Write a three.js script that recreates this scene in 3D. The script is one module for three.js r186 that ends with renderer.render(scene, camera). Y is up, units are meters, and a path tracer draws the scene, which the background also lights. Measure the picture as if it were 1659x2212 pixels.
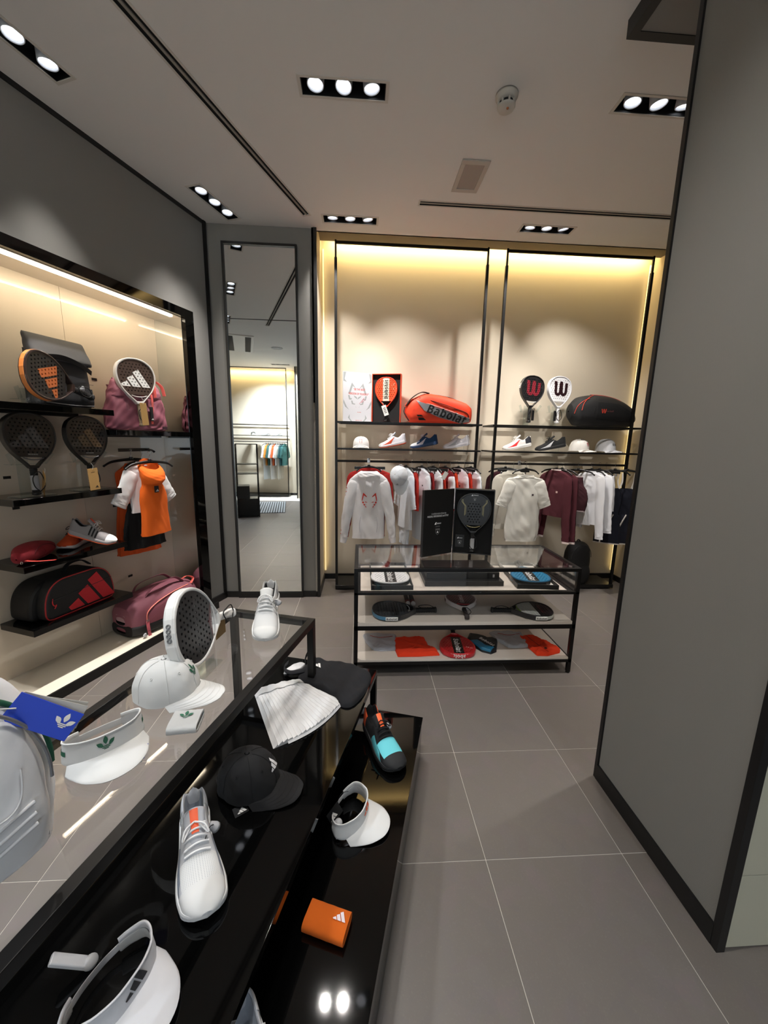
import * as THREE from 'three';
import { mergeGeometries } from 'three/addons/utils/BufferGeometryUtils.js';
import { RoundedBoxGeometry } from 'three/addons/geometries/RoundedBoxGeometry.js';
import { RectAreaLightUniformsLib } from 'three/addons/lights/RectAreaLightUniformsLib.js';
import { FontLoader } from 'three/addons/loaders/FontLoader.js';

// ---------------------------------------------------------------- camera, renderer, exposure
RectAreaLightUniformsLib.init();
const scene = new THREE.Scene();
scene.background = new THREE.Color(0xb9cad8);        // daylight beyond the glazed shopfront behind the camera
const renderer = new THREE.WebGLRenderer({ antialias: true });
renderer.toneMapping = THREE.LinearToneMapping;
renderer.toneMappingExposure = 1.0;
renderer.shadowMap.enabled = true;
const camera = new THREE.PerspectiveCamera(106.03, 1659 / 2212, 0.03, 60);
{
  const m = new THREE.Matrix4().makeBasis(
    new THREE.Vector3(0.998105, 0.019684, 0.058306),
    new THREE.Vector3(-0.008632, 0.982878, -0.184056).normalize(),
    new THREE.Vector3(-0.06093, 0.183204, 0.981185).normalize());
  camera.quaternion.setFromRotationMatrix(m);
  camera.position.set(0, 1.5, 0);
}
scene.add(camera);

// large area lights: the warm trough above the display bay and the strip inside the wall cabinet
const PI = Math.PI, R = d => d * PI / 180;
const WARM = 0xffe09a, STRIP = 0xffeccb, WHITE = 0xfffaf4, COOL = 0xe9f2fa;
const A_WALL = R(20.5), A_TAB = R(16);                 // the left wall and the nesting tables are turned against the floor tiles
const FR = { room: null, wall: A_WALL, tab: A_TAB };
function at(frame, s, y, t) {                          // s along, y up, t out of the wall; plain x, y, z for the room
  if (FR[frame] === null) return new THREE.Vector3(s, y, t);
  const a = FR[frame];
  return new THREE.Vector3(s * Math.sin(a) + t * Math.cos(a), y, -s * Math.cos(a) + t * Math.sin(a));
}
const turnOf = frame => FR[frame] === null ? 0 : PI / 2 - FR[frame];
const V3 = (x, y, z) => new THREE.Vector3(x, y, z);
function areaLight(color, radiance, w, h, pos, dir) {
  const l = new THREE.RectAreaLight(color, radiance, w, h);
  l.position.copy(pos); l.lookAt(pos.clone().add(dir)); scene.add(l); return l;
}
areaLight(WARM, 46, 3.1, 0.05, new THREE.Vector3(1.24, 3.325, -3.962), new THREE.Vector3(0, -0.62, -1));
areaLight(WARM, 26, 1.7, 0.09, new THREE.Vector3(-2.6, 3.15, 3.2), new THREE.Vector3(0, -1, 0.5));
areaLight(COOL, 0.75, 4.1, 2.6, new THREE.Vector3(0.9, 1.36, 3.22), new THREE.Vector3(0, 0, -1));   // daylight entering through the shopfront glass
{
  const p = at('wall', 1.93, 2.383, -2.477), l = new THREE.RectAreaLight(STRIP, 70, 1.16, 0.02), x = at('wall', 1, 0, 0), z = V3(0, 1, 0).addScaledVector(at('wall', 0, 0, 1), 0.45).normalize();   // shines down and back
  l.position.copy(p); l.quaternion.setFromRotationMatrix(new THREE.Matrix4().makeBasis(x, new THREE.Vector3().crossVectors(z, x), z)); scene.add(l);
}

// ---------------------------------------------------------------- helpers
let seed = 1234567;
const rnd = () => { seed = (seed * 1664525 + 1013904223) >>> 0; return seed / 4294967296; };
const rr = (a, b) => a + (b - a) * rnd();
const lerp = (a, b, t) => a + (b - a) * t;
const clamp = (x, a = 0, b = 1) => Math.min(b, Math.max(a, x));
const smooth = (a, b, x) => { const t = clamp((x - a) / (b - a)); return t * t * (3 - 2 * t); };
function curve(pts, x) {                                // smooth interpolation through [x, y] pairs
  if (x <= pts[0][0]) return pts[0][1];
  for (let i = 1; i < pts.length; i++) if (x <= pts[i][0]) {
    const t = (x - pts[i - 1][0]) / (pts[i][0] - pts[i - 1][0]);
    const p0 = pts[Math.max(0, i - 2)][1], p1 = pts[i - 1][1], p2 = pts[i][1], p3 = pts[Math.min(pts.length - 1, i + 1)][1];
    return 0.5 * (2 * p1 + (p2 - p0) * t + (2 * p0 - 5 * p1 + 4 * p2 - p3) * t * t + (3 * p1 - p0 - 3 * p2 + p3) * t * t * t);
  }
  return pts[pts.length - 1][1];
}
const wob = (x, y, k = 0) => Math.sin(x * 3.1 + k * 1.7 + Math.sin(y * 2.3 + k)) * 0.5 + Math.sin(y * 4.7 - x * 1.9 + k * 2.9) * 0.3 + Math.sin((x + y) * 8.3 + k * 5.1) * 0.2;

const taken = {};
function numbered(n) { const k = taken[n] = (taken[n] || 0) + 1; return k === 1 ? n : `${n}_${String(k - 1).padStart(3, '0')}`; }
function prep(g) {
  let o = g.index ? g.toNonIndexed() : g;
  for (const k of Object.keys(o.attributes)) if (!['position', 'normal', 'uv'].includes(k)) o.deleteAttribute(k);
  if (!o.attributes.normal) o.computeVertexNormals();
  if (!o.attributes.uv) o.setAttribute('uv', new THREE.BufferAttribute(new Float32Array(o.attributes.position.count * 2), 2));
  return o;
}
const join = gs => { const f = gs.flat(9).filter(Boolean).map(prep); return f.length === 1 ? f[0] : mergeGeometries(f, false); };
function part(name, geos, mat, parent) {
  const m = new THREE.Mesh(join([geos]), mat); m.name = name; m.castShadow = m.receiveShadow = true; parent.add(m); return m;
}
function thing(name, label, category, frame = 'room', s = 0, y = 0, t = 0, turn = 0, group) {
  const o = new THREE.Group(); o.name = numbered(name);
  o.position.copy(at(frame, s, y, t)); o.rotation.y = turnOf(frame) + turn;
  o.userData = { label, category }; if (group) o.userData.group = group;
  scene.add(o); return o;
}
function struct(name, geos, mat, label, category, parent) {
  const m = part(name, geos, mat, parent || scene); m.userData = { kind: 'structure' };
  if (label) m.userData.label = label; if (category) m.userData.category = category; return m;
}
// geometries
const mv = (g, x = 0, y = 0, z = 0) => g.translate(x, y, z);
const bx = (x0, x1, y0, y1, z0, z1) => mv(new THREE.BoxGeometry(x1 - x0, y1 - y0, z1 - z0), (x0 + x1) / 2, (y0 + y1) / 2, (z0 + z1) / 2);
const rbx = (x0, x1, y0, y1, z0, z1, r = 0.004, n = 2) => mv(new RoundedBoxGeometry(x1 - x0, y1 - y0, z1 - z0, n, r), (x0 + x1) / 2, (y0 + y1) / 2, (z0 + z1) / 2);
const cyl = (r0, r1, h, n = 24) => new THREE.CylinderGeometry(r0, r1, h, n);
const V = (x, y, z) => new THREE.Vector3(x, y, z);
function tube(pts, r, n = 8, seg, closed = false) {
  const c = new THREE.CatmullRomCurve3(pts.map(p => Array.isArray(p) ? V(...p) : p), closed, 'centripetal');
  return new THREE.TubeGeometry(c, seg || Math.max(6, pts.length * 5), r, n, closed);
}
const rod = (a, b, r, n = 8) => new THREE.TubeGeometry(new THREE.LineCurve3(V(...a), V(...b)), 1, r, n, false);
function strap(pts, w, th, side = [0, 0, 1], seg) {      // flat ribbon along a curve, its width along `side`
  const c = new THREE.CatmullRomCurve3(pts.map(p => V(...p)), false, 'centripetal'), n = seg || pts.length * 6, sd = V(...side).normalize();
  return grid(n, 8, (u, v) => {
    const p = c.getPoint(u), tg = c.getTangent(u), nn = new THREE.Vector3().crossVectors(tg, sd).normalize(), a = v * 2 * PI;
    const cx = Math.sign(Math.cos(a)) * Math.pow(Math.abs(Math.cos(a)), 0.35) * w / 2, cy = Math.sign(Math.sin(a)) * Math.pow(Math.abs(Math.sin(a)), 0.35) * th / 2;
    return [p.x + sd.x * cx + nn.x * cy, p.y + sd.y * cx + nn.y * cy, p.z + sd.z * cx + nn.z * cy];
  }, { wrapV: true });
}
function grid(nu, nv, f, o = {}) {
  const pos = [], uv = [], idx = [];
  for (let i = 0; i <= nu; i++) for (let j = 0; j <= nv; j++) { const u = i / nu, v = j / nv, p = f(u, v); pos.push(p[0], p[1], p[2]); uv.push(o.uv ? o.uv(u, v)[0] : u, o.uv ? o.uv(u, v)[1] : v); }
  for (let i = 0; i < nu; i++) for (let j = 0; j < nv; j++) {
    const a = i * (nv + 1) + j, b = a + 1, c = a + nv + 1, d = c + 1;
    if (o.flip) idx.push(a, b, c, b, d, c); else idx.push(a, c, b, b, c, d);
  }
  const g = new THREE.BufferGeometry();
  g.setAttribute('position', new THREE.Float32BufferAttribute(pos, 3)); g.setAttribute('uv', new THREE.Float32BufferAttribute(uv, 2)); g.setIndex(idx); g.computeVertexNormals();
  if (o.wrapV) { const n = g.attributes.normal; for (let i = 0; i <= nu; i++) { const a = i * (nv + 1), b = a + nv, s = V(n.getX(a) + n.getX(b), n.getY(a) + n.getY(b), n.getZ(a) + n.getZ(b)).normalize(); n.setXYZ(a, s.x, s.y, s.z); n.setXYZ(b, s.x, s.y, s.z); } }
  return g;
}
function shell(nu, nv, f, th, o = {}) {                  // a sheet with thickness: f gives the outer face, th metres thick
  const g = grid(nu, nv, f, o), p = g.attributes.position, n = g.attributes.normal, W = nv + 1, pos = [], uv = [], idx = [];
  const N = p.count;
  for (let i = 0; i < N; i++) { pos.push(p.getX(i), p.getY(i), p.getZ(i)); uv.push(g.attributes.uv.getX(i), g.attributes.uv.getY(i)); }
  for (let i = 0; i < N; i++) { pos.push(p.getX(i) - n.getX(i) * th, p.getY(i) - n.getY(i) * th, p.getZ(i) - n.getZ(i) * th); uv.push(g.attributes.uv.getX(i), g.attributes.uv.getY(i)); }
  const id = g.index.array; for (let i = 0; i < id.length; i += 3) { idx.push(id[i], id[i + 1], id[i + 2]); idx.push(N + id[i], N + id[i + 2], N + id[i + 1]); }
  const rim = []; for (let j = 0; j < nv; j++) rim.push([j, j + 1], [nu * W + j + 1, nu * W + j]);
  for (let i = 0; i < nu; i++) rim.push([(i + 1) * W, i * W], [i * W + nv, (i + 1) * W + nv]);
  for (const [a, b] of rim) { const s = o.flip ? 1 : 0; if (s) idx.push(a, a + N, b, b, a + N, b + N); else idx.push(a, b, a + N, b, b + N, a + N); }
  const h = new THREE.BufferGeometry(); h.setAttribute('position', new THREE.Float32BufferAttribute(pos, 3)); h.setAttribute('uv', new THREE.Float32BufferAttribute(uv, 2)); h.setIndex(idx); h.computeVertexNormals(); return h;
}
function loft(secs, n = 28, o = {}) {                    // secs: {c:[x,y,z], a, b, e, ax:[..], ay:[..]} -> closed tube of superellipses
  const k = secs.length - 1, fld = o.fold;
  return grid(o.m || k * 6, n, (u, v) => {
    const t = u, w = v * 2 * PI, val = (key, i) => curve(secs.map((s, q) => [q / k, i === undefined ? s[key] : s[key][i]]), t);
    const a = val('a'), b = val('b'), e = 2 / curve(secs.map((s, q) => [q / k, s.e || 2]), t);
    const cs = Math.cos(w), sn = Math.sin(w), X = Math.sign(cs) * Math.pow(Math.abs(cs), e) * a, Y = Math.sign(sn) * Math.pow(Math.abs(sn), e) * b;
    const cx = val('c', 0), cy = val('c', 1), cz = val('c', 2);
    const ax = secs[0].ax ? [0, 1, 2].map(i => curve(secs.map((s, q) => [q / k, s.ax[i]]), t)) : [1, 0, 0];
    const ay = secs[0].ay ? [0, 1, 2].map(i => curve(secs.map((s, q) => [q / k, s.ay[i]]), t)) : [0, 0, 1];
    const f = fld ? fld(t, v) : 0, l = Math.hypot(X, Y) || 1, fx = X * (1 + f / l), fy = Y * (1 + f / l);
    return [cx + ax[0] * fx + ay[0] * fy, cy + ax[1] * fx + ay[1] * fy, cz + ax[2] * fx + ay[2] * fy];
  }, { wrapV: true, flip: o.flip });
}
const poly = pts => new THREE.Shape(pts.map(p => new THREE.Vector2(...p)));
function extr(shape, d, bev = 0, seg = 12, bs = 2) {
  return new THREE.ExtrudeGeometry(shape, { depth: d, bevelEnabled: bev > 0, bevelThickness: bev, bevelSize: bev, bevelOffset: -bev, bevelSegments: bs, curveSegments: seg });
}
function mapped(shapes, fn, sub = 0, seg = 8) {           // flat shapes laid onto a surface: fn(x, y) -> [x, y, z]
  const out = [].concat(shapes).map(s => {
    let g = new THREE.ShapeGeometry(s, seg).toNonIndexed();
    for (let k = 0; k < sub; k++) {
      const p = g.attributes.position, q = [];
      for (let i = 0; i < p.count; i += 3) {
        const a = V(p.getX(i), p.getY(i), 0), b = V(p.getX(i + 1), p.getY(i + 1), 0), c = V(p.getX(i + 2), p.getY(i + 2), 0);
        const ab = a.clone().lerp(b, 0.5), bc = b.clone().lerp(c, 0.5), ca = c.clone().lerp(a, 0.5);
        for (const t of [a, ab, ca, ab, b, bc, ca, bc, c, ab, bc, ca]) q.push(t.x, t.y, 0);
      }
      g = new THREE.BufferGeometry(); g.setAttribute('position', new THREE.Float32BufferAttribute(q, 3));
    }
    const p = g.attributes.position;
    for (let i = 0; i < p.count; i++) { const r = fn(p.getX(i), p.getY(i)); p.setXYZ(i, r[0], r[1], r[2]); }
    g.deleteAttribute('normal'); g.computeVertexNormals(); return g;
  });
  return out;
}
const font = await new FontLoader().loadAsync('fonts/droid/droid_sans_bold.typeface.json');
function textShapes(str, size, sx = 1, slant = 0) {       // centred on 0,0
  const sh = font.generateShapes(str, size); let x0 = 1e9, x1 = -1e9, y0 = 1e9, y1 = -1e9;
  const g = new THREE.ShapeGeometry(sh); g.computeBoundingBox(); x0 = g.boundingBox.min.x; x1 = g.boundingBox.max.x; y0 = g.boundingBox.min.y; y1 = g.boundingBox.max.y;
  return { shapes: sh, fix: (x, y) => [(x - (x0 + x1) / 2) * sx + (y - (y0 + y1) / 2) * slant, y - (y0 + y1) / 2], w: (x1 - x0) * sx, h: y1 - y0 };
}
function textOn(str, size, fn, sx = 1, slant = 0, sub = 0) { const t = textShapes(str, size, sx, slant); return mapped(t.shapes, (x, y) => fn(...t.fix(x, y)), sub, 3); }
// the three marks
function bars(w) {                                        // three slanted bars of rising height, w wide, standing on y = 0
  const k = w / 0.94, out = [];
  [[0, 0.22], [0.335, 0.46], [0.67, 0.70]].forEach(([x, L]) => { const B = [[x, 0], [x + 0.27, 0], [x + 0.27 - 0.5 * L, 0.866 * L], [x + 0.27 - 0.5 * L - 0.203, 0.866 * L - 0.117]]; out.push(poly(B.map(p => [(p[0] - 0.35) * k, p[1] * k]))); });
  return out;
}
function trefoil(w) {                                     // three leaves over three stripes
  const leaf = (ang, L, B) => { const pts = []; for (let i = 0; i <= 10; i++) { const t = i / 10; pts.push([Math.sin(t * PI) * B * (1 - 0.25 * t), 0.2 + t * L]); } for (let i = 9; i > 0; i--) { const t = i / 10; pts.push([-Math.sin(t * PI) * B * (1 - 0.25 * t), 0.2 + t * L]); } return pts.map(([x, y]) => [(x * Math.cos(ang) - y * Math.sin(ang)) * w, (x * Math.sin(ang) + y * Math.cos(ang)) * w]); };
  const out = [leaf(0, 0.55, 0.17), leaf(0.95, 0.5, 0.15), leaf(-0.95, 0.5, 0.15)].map(poly);
  for (let k = 0; k < 3; k++) { const y = 0.13 - k * 0.09, hw = 0.36 - k * 0.1; out.push(poly([[-hw * w, y * w], [hw * w, y * w], [hw * 0.85 * w, (y - 0.06) * w], [-hw * 0.85 * w, (y - 0.06) * w]])); }
  return out;
}
// textures and materials
function noiseTex(n, fn, rep = 1) {
  const d = new Uint8Array(n * n * 4);
  for (let j = 0; j < n; j++) for (let i = 0; i < n; i++) { const v = clamp(fn(i, j)) * 255, k = (j * n + i) * 4; d[k] = d[k + 1] = d[k + 2] = v; d[k + 3] = 255; }
  const t = new THREE.DataTexture(d, n, n); t.wrapS = t.wrapT = THREE.RepeatWrapping; t.magFilter = THREE.LinearFilter; t.minFilter = THREE.LinearFilter; t.repeat.set(rep, rep); t.needsUpdate = true; return t;
}
const weaveTex = noiseTex(128, (i, j) => 0.5 + 0.22 * Math.sin(i * PI / 2) * Math.sin(j * PI / 2) + 0.3 * (rnd() - 0.5));
const grainTex = noiseTex(256, () => 0.5 + 0.5 * (rnd() - 0.5));
function canvasTex(w, h, draw) {
  const c = document.createElement('canvas'); c.width = w; c.height = h; const x = c.getContext('2d'); draw(x, w, h);
  const t = new THREE.CanvasTexture(c); t.colorSpace = THREE.SRGBColorSpace; t.anisotropy = 4; return t;
}
const mats = {};
function mat(color, rough = 0.8, o = {}) {
  const k = color + '|' + rough + '|' + JSON.stringify(o); if (mats[k]) return mats[k];
  const { phys, ...rest } = o; return mats[k] = phys ? new THREE.MeshPhysicalMaterial({ color, roughness: rough, ...rest }) : new THREE.MeshStandardMaterial({ color, roughness: rough, ...rest });
}
function cloth(color, rep = 40, bump = 0.0006, rough = 0.92) {
  const k = 'cloth' + color + rep + bump; if (mats[k]) return mats[k];
  let b = mats['weave' + rep]; if (!b) { b = mats['weave' + rep] = weaveTex.clone(); b.repeat.set(rep, rep); b.needsUpdate = true; }
  return mats[k] = new THREE.MeshPhysicalMaterial({ color, roughness: rough, bumpMap: b, bumpScale: bump, sheen: 0.25, sheenRoughness: 0.6, sheenColor: new THREE.Color(color) });
}
const BLACK = mat(0x0b0b0c, 0.42), STEEL = mat(0x0d0c0c, 0.38, { metalness: 0.3 }), GLOSS = mat(0x040404, 0.04, { phys: true, specularIntensity: 0.75 });
const GLASS = new THREE.MeshPhysicalMaterial({ color: 0xffffff, roughness: 0.01, transmission: 1, thickness: 0, ior: 1.5 });
const ACRYL = new THREE.MeshPhysicalMaterial({ color: 0xf4f8f8, roughness: 0.02, transmission: 1, thickness: 0, ior: 1.45 });
const MIRROR = mat(0xe8ecec, 0.015, { metalness: 1 });
const CHROME = mat(0xc8c8c8, 0.15, { metalness: 1 });
const MATTEBLACK = mat(0x0c0c0d, 0.75), TAGGREY = mat(0xb9babd, 0.5), KRAFT = mat(0xb58f55, 0.8), PAPER = mat(0xe9e7e2, 0.7);

// ---------------------------------------------------------------- the room
const CEIL = 3.19;
const wallBump = weaveTex.clone(); wallBump.repeat.set(9, 9); wallBump.needsUpdate = true;
const WALLGREY = new THREE.MeshStandardMaterial({ color: 0x807e7a, roughness: 0.9, bumpMap: wallBump, bumpScale: 0.0006 });
const WALLCREAM = new THREE.MeshStandardMaterial({ color: 0xcfc4b1, roughness: 0.85, bumpMap: wallBump, bumpScale: 0.0006 });
const COLFRONT = new THREE.MeshStandardMaterial({ color: 0xa5a18f, roughness: 0.75 });
const CEILWHITE = new THREE.MeshStandardMaterial({ color: 0xd9d7d3, roughness: 0.95 });
const LACQ = new THREE.MeshPhysicalMaterial({ color: 0xd2c4b0, roughness: 0.35, clearcoat: 1, clearcoatRoughness: 0.03 });
// floor: tiles laid on a bed of pale grout
{
  const bed = struct('floor', bx(-5.2, 3.6, -0.06, -0.0015, -4.3, 3.6), mat(0xb9b2a8, 0.9), 'taupe porcelain floor tiles with pale grout lines', 'floor');
  const DX = 0.517, DZ = 0.4935, X0 = 0.468, Z0 = -1.127, gap = 0.0022;
  const tex = canvasTex(512, 512, (x, w, h) => {
    x.fillStyle = '#67615c'; x.fillRect(0, 0, w, h);
    for (let i = 0; i < 9000; i++) { const v = 88 + rnd() * 30 | 0; x.fillStyle = `rgba(${v + 6},${v},${v - 6},0.16)`; const r = 1 + rnd() * 3; x.fillRect(rnd() * w, rnd() * h, r, r); }
    for (let i = 0; i < 70; i++) { const v = 85 + rnd() * 40 | 0; x.fillStyle = `rgba(${v + 6},${v},${v - 5},0.05)`; x.beginPath(); x.ellipse(rnd() * w, rnd() * h, 20 + rnd() * 60, 8 + rnd() * 25, rnd() * 3, 0, 7); x.fill(); }
  });
  const tm = [0xffffff, 0xf4f2f0, 0xfafafa].map(c => new THREE.MeshStandardMaterial({ color: c, map: tex, roughness: 0.42, bumpMap: grainTex, bumpScale: 0.00006 }));
  const g = new RoundedBoxGeometry(DX - gap, 0.02, DZ - gap, 1, 0.0012);
  for (let i = -11; i <= 6; i++) for (let j = -9; j <= 6; j++) {
    const x = X0 + (i + 0.5) * DX, z = Z0 + (j + 0.5) * DZ;
    if (x < -5.1 || x > 3.5 || z < -4.25 || z > 3.5) continue;
    const lx = x * Math.cos(A_WALL) + z * Math.sin(A_WALL); if (lx < -3.0) continue;                  // behind the left wall
    const t = new THREE.Mesh(g, tm[(i * 7 + j * 3 + 99) % 3]); t.name = 'tile'; t.position.set(x, -0.01, z); t.rotation.y = 0; t.castShadow = t.receiveShadow = true; bed.add(t);
  }
}
// ceiling with the openings that hold its fittings
const HOLES = [];                                         // {frame, s, t, w, d}
const DOWN = [                                            // triple downlights: centre, turn
  ['room', -0.10, -2.25, 0], ['room', -0.10, -3.40, 0], ['room', 1.475, -3.385, 0], ['room', 1.49, -2.215, 0],
  ['wall', 2.69, -2.17, 0], ['wall', 1.45, -2.17, 0],
  ['wall', 0.15, -2.17, 0], ['wall', -1.25, -2.17, 0], ['room', -0.1, -0.75, 0], ['room', 1.2, 1.2, 0], ['room', -1.9, 2.55, 0], ['room', -0.6, 1.0, 0], ['room', 3.03, -2.215, 0]];
for (const [f, s, t] of DOWN) HOLES.push([f, s, t, 0.415, 0.1]);
HOLES.push(['wall', 1.15, -1.6, 2.9, 0.058]);             // long slot diffuser
HOLES.push(['room', 1.66, -3.13, 2.5, 0.058]);            // slot diffuser along the bay
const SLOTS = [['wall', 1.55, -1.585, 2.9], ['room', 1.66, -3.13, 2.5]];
HOLES.length = DOWN.length; for (const [f, s, t, w] of SLOTS) HOLES.push([f, s, t, w, 0.05]);
{
  const sh = poly([[-5.2, -3.6], [3.6, -3.6], [3.6, 3.6], [-5.2, 3.6]]);
  for (const [f, s, t, w, d] of HOLES) sh.holes.push(new THREE.Path([[-1, -1], [-1, 1], [1, 1], [1, -1]].map(([a, b]) => { const p = at(f, s + a * w / 2, 0, t + b * d / 2); return new THREE.Vector2(p.x, p.z); })));
  const g = new THREE.ExtrudeGeometry(sh, { depth: 0.03, bevelEnabled: false }); g.rotateX(PI / 2); g.translate(0, CEIL + 0.03, 0);
  struct('ceiling', [g], CEILWHITE, 'pale plaster ceiling with recessed fittings', 'ceiling');
  struct('ceiling_void', bx(-5.3, 3.7, 3.62, 3.7, -4.4, 3.7), mat(0x222222, 0.9), 'closed slab above the ceiling', 'ceiling');
}
// display bay at the back: recess with a warm trough above
struct('wall_back', bx(-1.7, 3.6, -0.05, 3.62, -4.2, -4.05), WALLCREAM, 'cream fabric back wall of the display bay', 'wall');
struct('wall_bay_left', bx(-0.42, -0.39, 0, 3.62, -4.05, -3.54), WALLCREAM, 'cream side of the display bay beside the mirror', 'wall');
struct('wall_bay_right', bx(2.87, 3.3, 0, 3.62, -4.05, -3.56), WALLCREAM, 'cream side of the display bay behind the column', 'wall');
struct('trim_1', bx(-0.405, -0.378, 0, CEIL, -3.556, -3.534), BLACK, 'slim black corner trim between mirror wall and bay', 'trim');
struct('trim_2', bx(2.862, 2.89, 0, CEIL, -3.57, -3.545), BLACK, 'slim black corner trim at the right of the bay', 'trim');
struct('ceiling_bay', [bx(-0.39, 2.87, 3.28, 3.3, -3.93, -3.58), bx(-0.39, 2.87, 3.19, 3.3, -3.6, -3.585), bx(-0.39, 2.87, 3.28, 3.4, -3.945, -3.93), bx(-0.39, 2.87, 3.4, 3.42, -4.05, -3.93)], mat(0x6d665b, 0.9), 'dark recessed soffit above the display bay', 'ceiling');
{
  const t = thing('cove_light', 'row of warm light points hidden in the trough above the bay', 'light', 'room', 1.24, 3.33, -3.985);
  part('carrier', bx(-1.6, 1.6, 0, 0.012, -0.012, 0.012), mat(0xd8d2c4, 0.6), t);
  const EM = new THREE.MeshStandardMaterial({ color: 0x000000, emissive: 0xfff0c8, emissiveIntensity: 9 });
  const pts = []; for (let i = 0; i < 100; i++) { const g = new THREE.CircleGeometry(0.0052, 10); g.rotateX(PI / 2); g.translate(-1.584 + i * 0.032, -0.001, 0); pts.push(g); }
  part('diodes', pts, EM, t).userData = { kind: 'stuff' };
  for (const [x, n] of [[-0.372, 1], [2.846, -1]]) {
    const p = thing('corner_light', n > 0 ? 'vertical warm light strip in the left corner of the bay' : 'vertical warm light strip in the right corner of the bay', 'light', 'room', x, 0.1, -4.035);
    part('diffuser', rbx(-0.007, 0.007, 0, 3.15, -0.007, 0.007, 0.003), new THREE.MeshStandardMaterial({ color: 0xffffff, emissive: 0xffe08c, emissiveIntensity: 0.75 }), p);
    areaLight(WARM, 2.2, 0.014, 3.1, V(x + n * 0.009, 1.7, -4.03), V(n, 0, -0.12));
  }
}
struct('baseboard_back', [bx(-0.39, 2.87, 0, 0.057, -4.05, -4.035), bx(-0.39, -0.377, 0, 0.057, -4.05, -3.56), bx(2.855, 2.87, 0, 0.057, -4.05, -3.57)], BLACK, 'low black skirting around the display bay', 'baseboard');
// mirror wall
struct('wall_mirror', bx(-1.9, -0.42, 0, 3.3, -4.05, -3.555), WALLGREY, 'grey fabric wall around the tall mirror', 'wall');
struct('wall_mirror_end', bx(-0.42, -0.39, 0, 3.3, -3.556, -3.54), WALLGREY, 'narrow grey end strip of the mirror wall', 'wall');
struct('baseboard_mirror', bx(-1.29, -0.4, 0, 0.057, -3.556, -3.54), BLACK, 'low black skirting under the tall mirror', 'baseboard');
// left wall and its cabinet recess, turned with the wall
function onWall(list, frame = 'wall') { return list.map(b => { const g = bx(...b); g.rotateY(turnOf(frame)); return g; }); }
struct('wall_left', onWall([[0.9, 2.89, 2.455, 3.3, -2.75, -2.43], [2.66, 2.89, 0, 2.455, -2.75, -2.43], [-6, 0.9, 0, 3.3, -2.75, -2.43]]), WALLGREY, 'long grey fabric wall above and around the lit cabinet', 'wall');
struct('wall_left_back', onWall([[-6, 2.9, -0.05, 3.62, -2.95, -2.75]]), mat(0x777068, 0.9), 'masonry behind the lit cabinet', 'wall');
struct('trim_3', onWall([[-6, 2.88, 3.165, 3.19, -2.432, -2.42]]), BLACK, 'black line where the left wall meets the ceiling', 'trim');
struct('trim_4', onWall([[2.845, 2.872, 0, 3.19, -2.435, -2.415]]), BLACK, 'black upright trim between left wall and mirror wall', 'trim');
struct('baseboard_left', onWall([[2.67, 2.88, 0, 0.06, -2.432, -2.415], [-6, 0.88, 0, 0.06, -2.432, -2.415]]), BLACK, 'low black skirting along the left wall', 'baseboard');
// column in front at the right
{
  const c = struct('wall_column', bx(1.09, 2.6, 0, 3.19, -1.458, -0.86), WALLGREY, 'wide grey fabric column with black edge trims', 'column');
  part('panel', rbx(1.1, 2.6, 0.006, 0.272, -0.87, -0.845, 0.001), COLFRONT, c); part('panel', rbx(1.1, 2.6, 0.275, 3.19, -0.87, -0.845, 0.001), COLFRONT, c);
}
struct('trim_5', [bx(1.082, 1.094, 0, 3.19, -1.466, -1.448)], BLACK, 'black edge trim on the far corner of the column', 'trim');
struct('trim_6', [bx(1.082, 1.108, 0, 3.19, -0.862, -0.838)], BLACK, 'black edge trim on the near corner of the column', 'trim');
struct('baseboard_column', bx(1.081, 1.095, 0, 0.072, -1.45, -0.86), BLACK, 'low black skirting on the side of the column', 'baseboard');
{
  const t = thing('ceiling_bulkhead', 'dark trimmed grey bulkhead hanging from the ceiling above the column', 'bulkhead', 'room', 1.8, 3.125, -1.35);
  part('soffit', bx(-0.70, 0.9, 0.003, 0.065, -0.46, 0.5), WALLGREY, t);
  part('edge_trim', [bx(-0.735, 0.9, 0, 0.065, -0.49, -0.455), bx(-0.735, -0.7, 0, 0.065, -0.455, 0.5)], BLACK, t);
}
// closing walls behind the camera and at the right
struct('wall_right', bx(3.3, 3.5, -0.05, 3.62, -4.2, 3.6), WALLGREY, 'grey side wall beyond the column', 'wall');
struct('wall_rear', [bx(-5.2, -1.2, -0.05, 3.62, 3.3, 3.45), bx(-1.2, 3.0, 2.72, 3.62, 3.3, 3.45), bx(3.0, 3.5, -0.05, 3.62, 3.3, 3.45)], WALLCREAM, 'cream wall at the far end of the shop, seen in the mirror', 'wall');
{
  const w = struct('window_1', [bx(-1.2, 3.0, 0, 0.05, 3.32, 3.4), bx(-1.2, 3.0, 2.67, 2.72, 3.32, 3.4), ...[-1.2, 0.18, 1.58, 2.95].map(x => bx(x, x + 0.05, 0.05, 2.67, 3.32, 3.4))], BLACK, 'glazed shopfront behind the camera', 'window');
  for (const x of [-1.15, 0.23, 1.63]) part('pane', bx(x, x + 1.32, 0.05, 2.67, 3.355, 3.363), GLASS, w);
}
struct('wall_rear_return', bx(-1.6, -1.45, 0, 3.62, 2.75, 3.3), WALLCREAM, 'short cream return beside the far rail, seen in the mirror', 'wall');
struct('baseboard_rear', bx(-4.6, -1.6, 0, 0.06, 3.285, 3.3), BLACK, 'low black skirting at the far end, seen in the mirror', 'baseboard');
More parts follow.
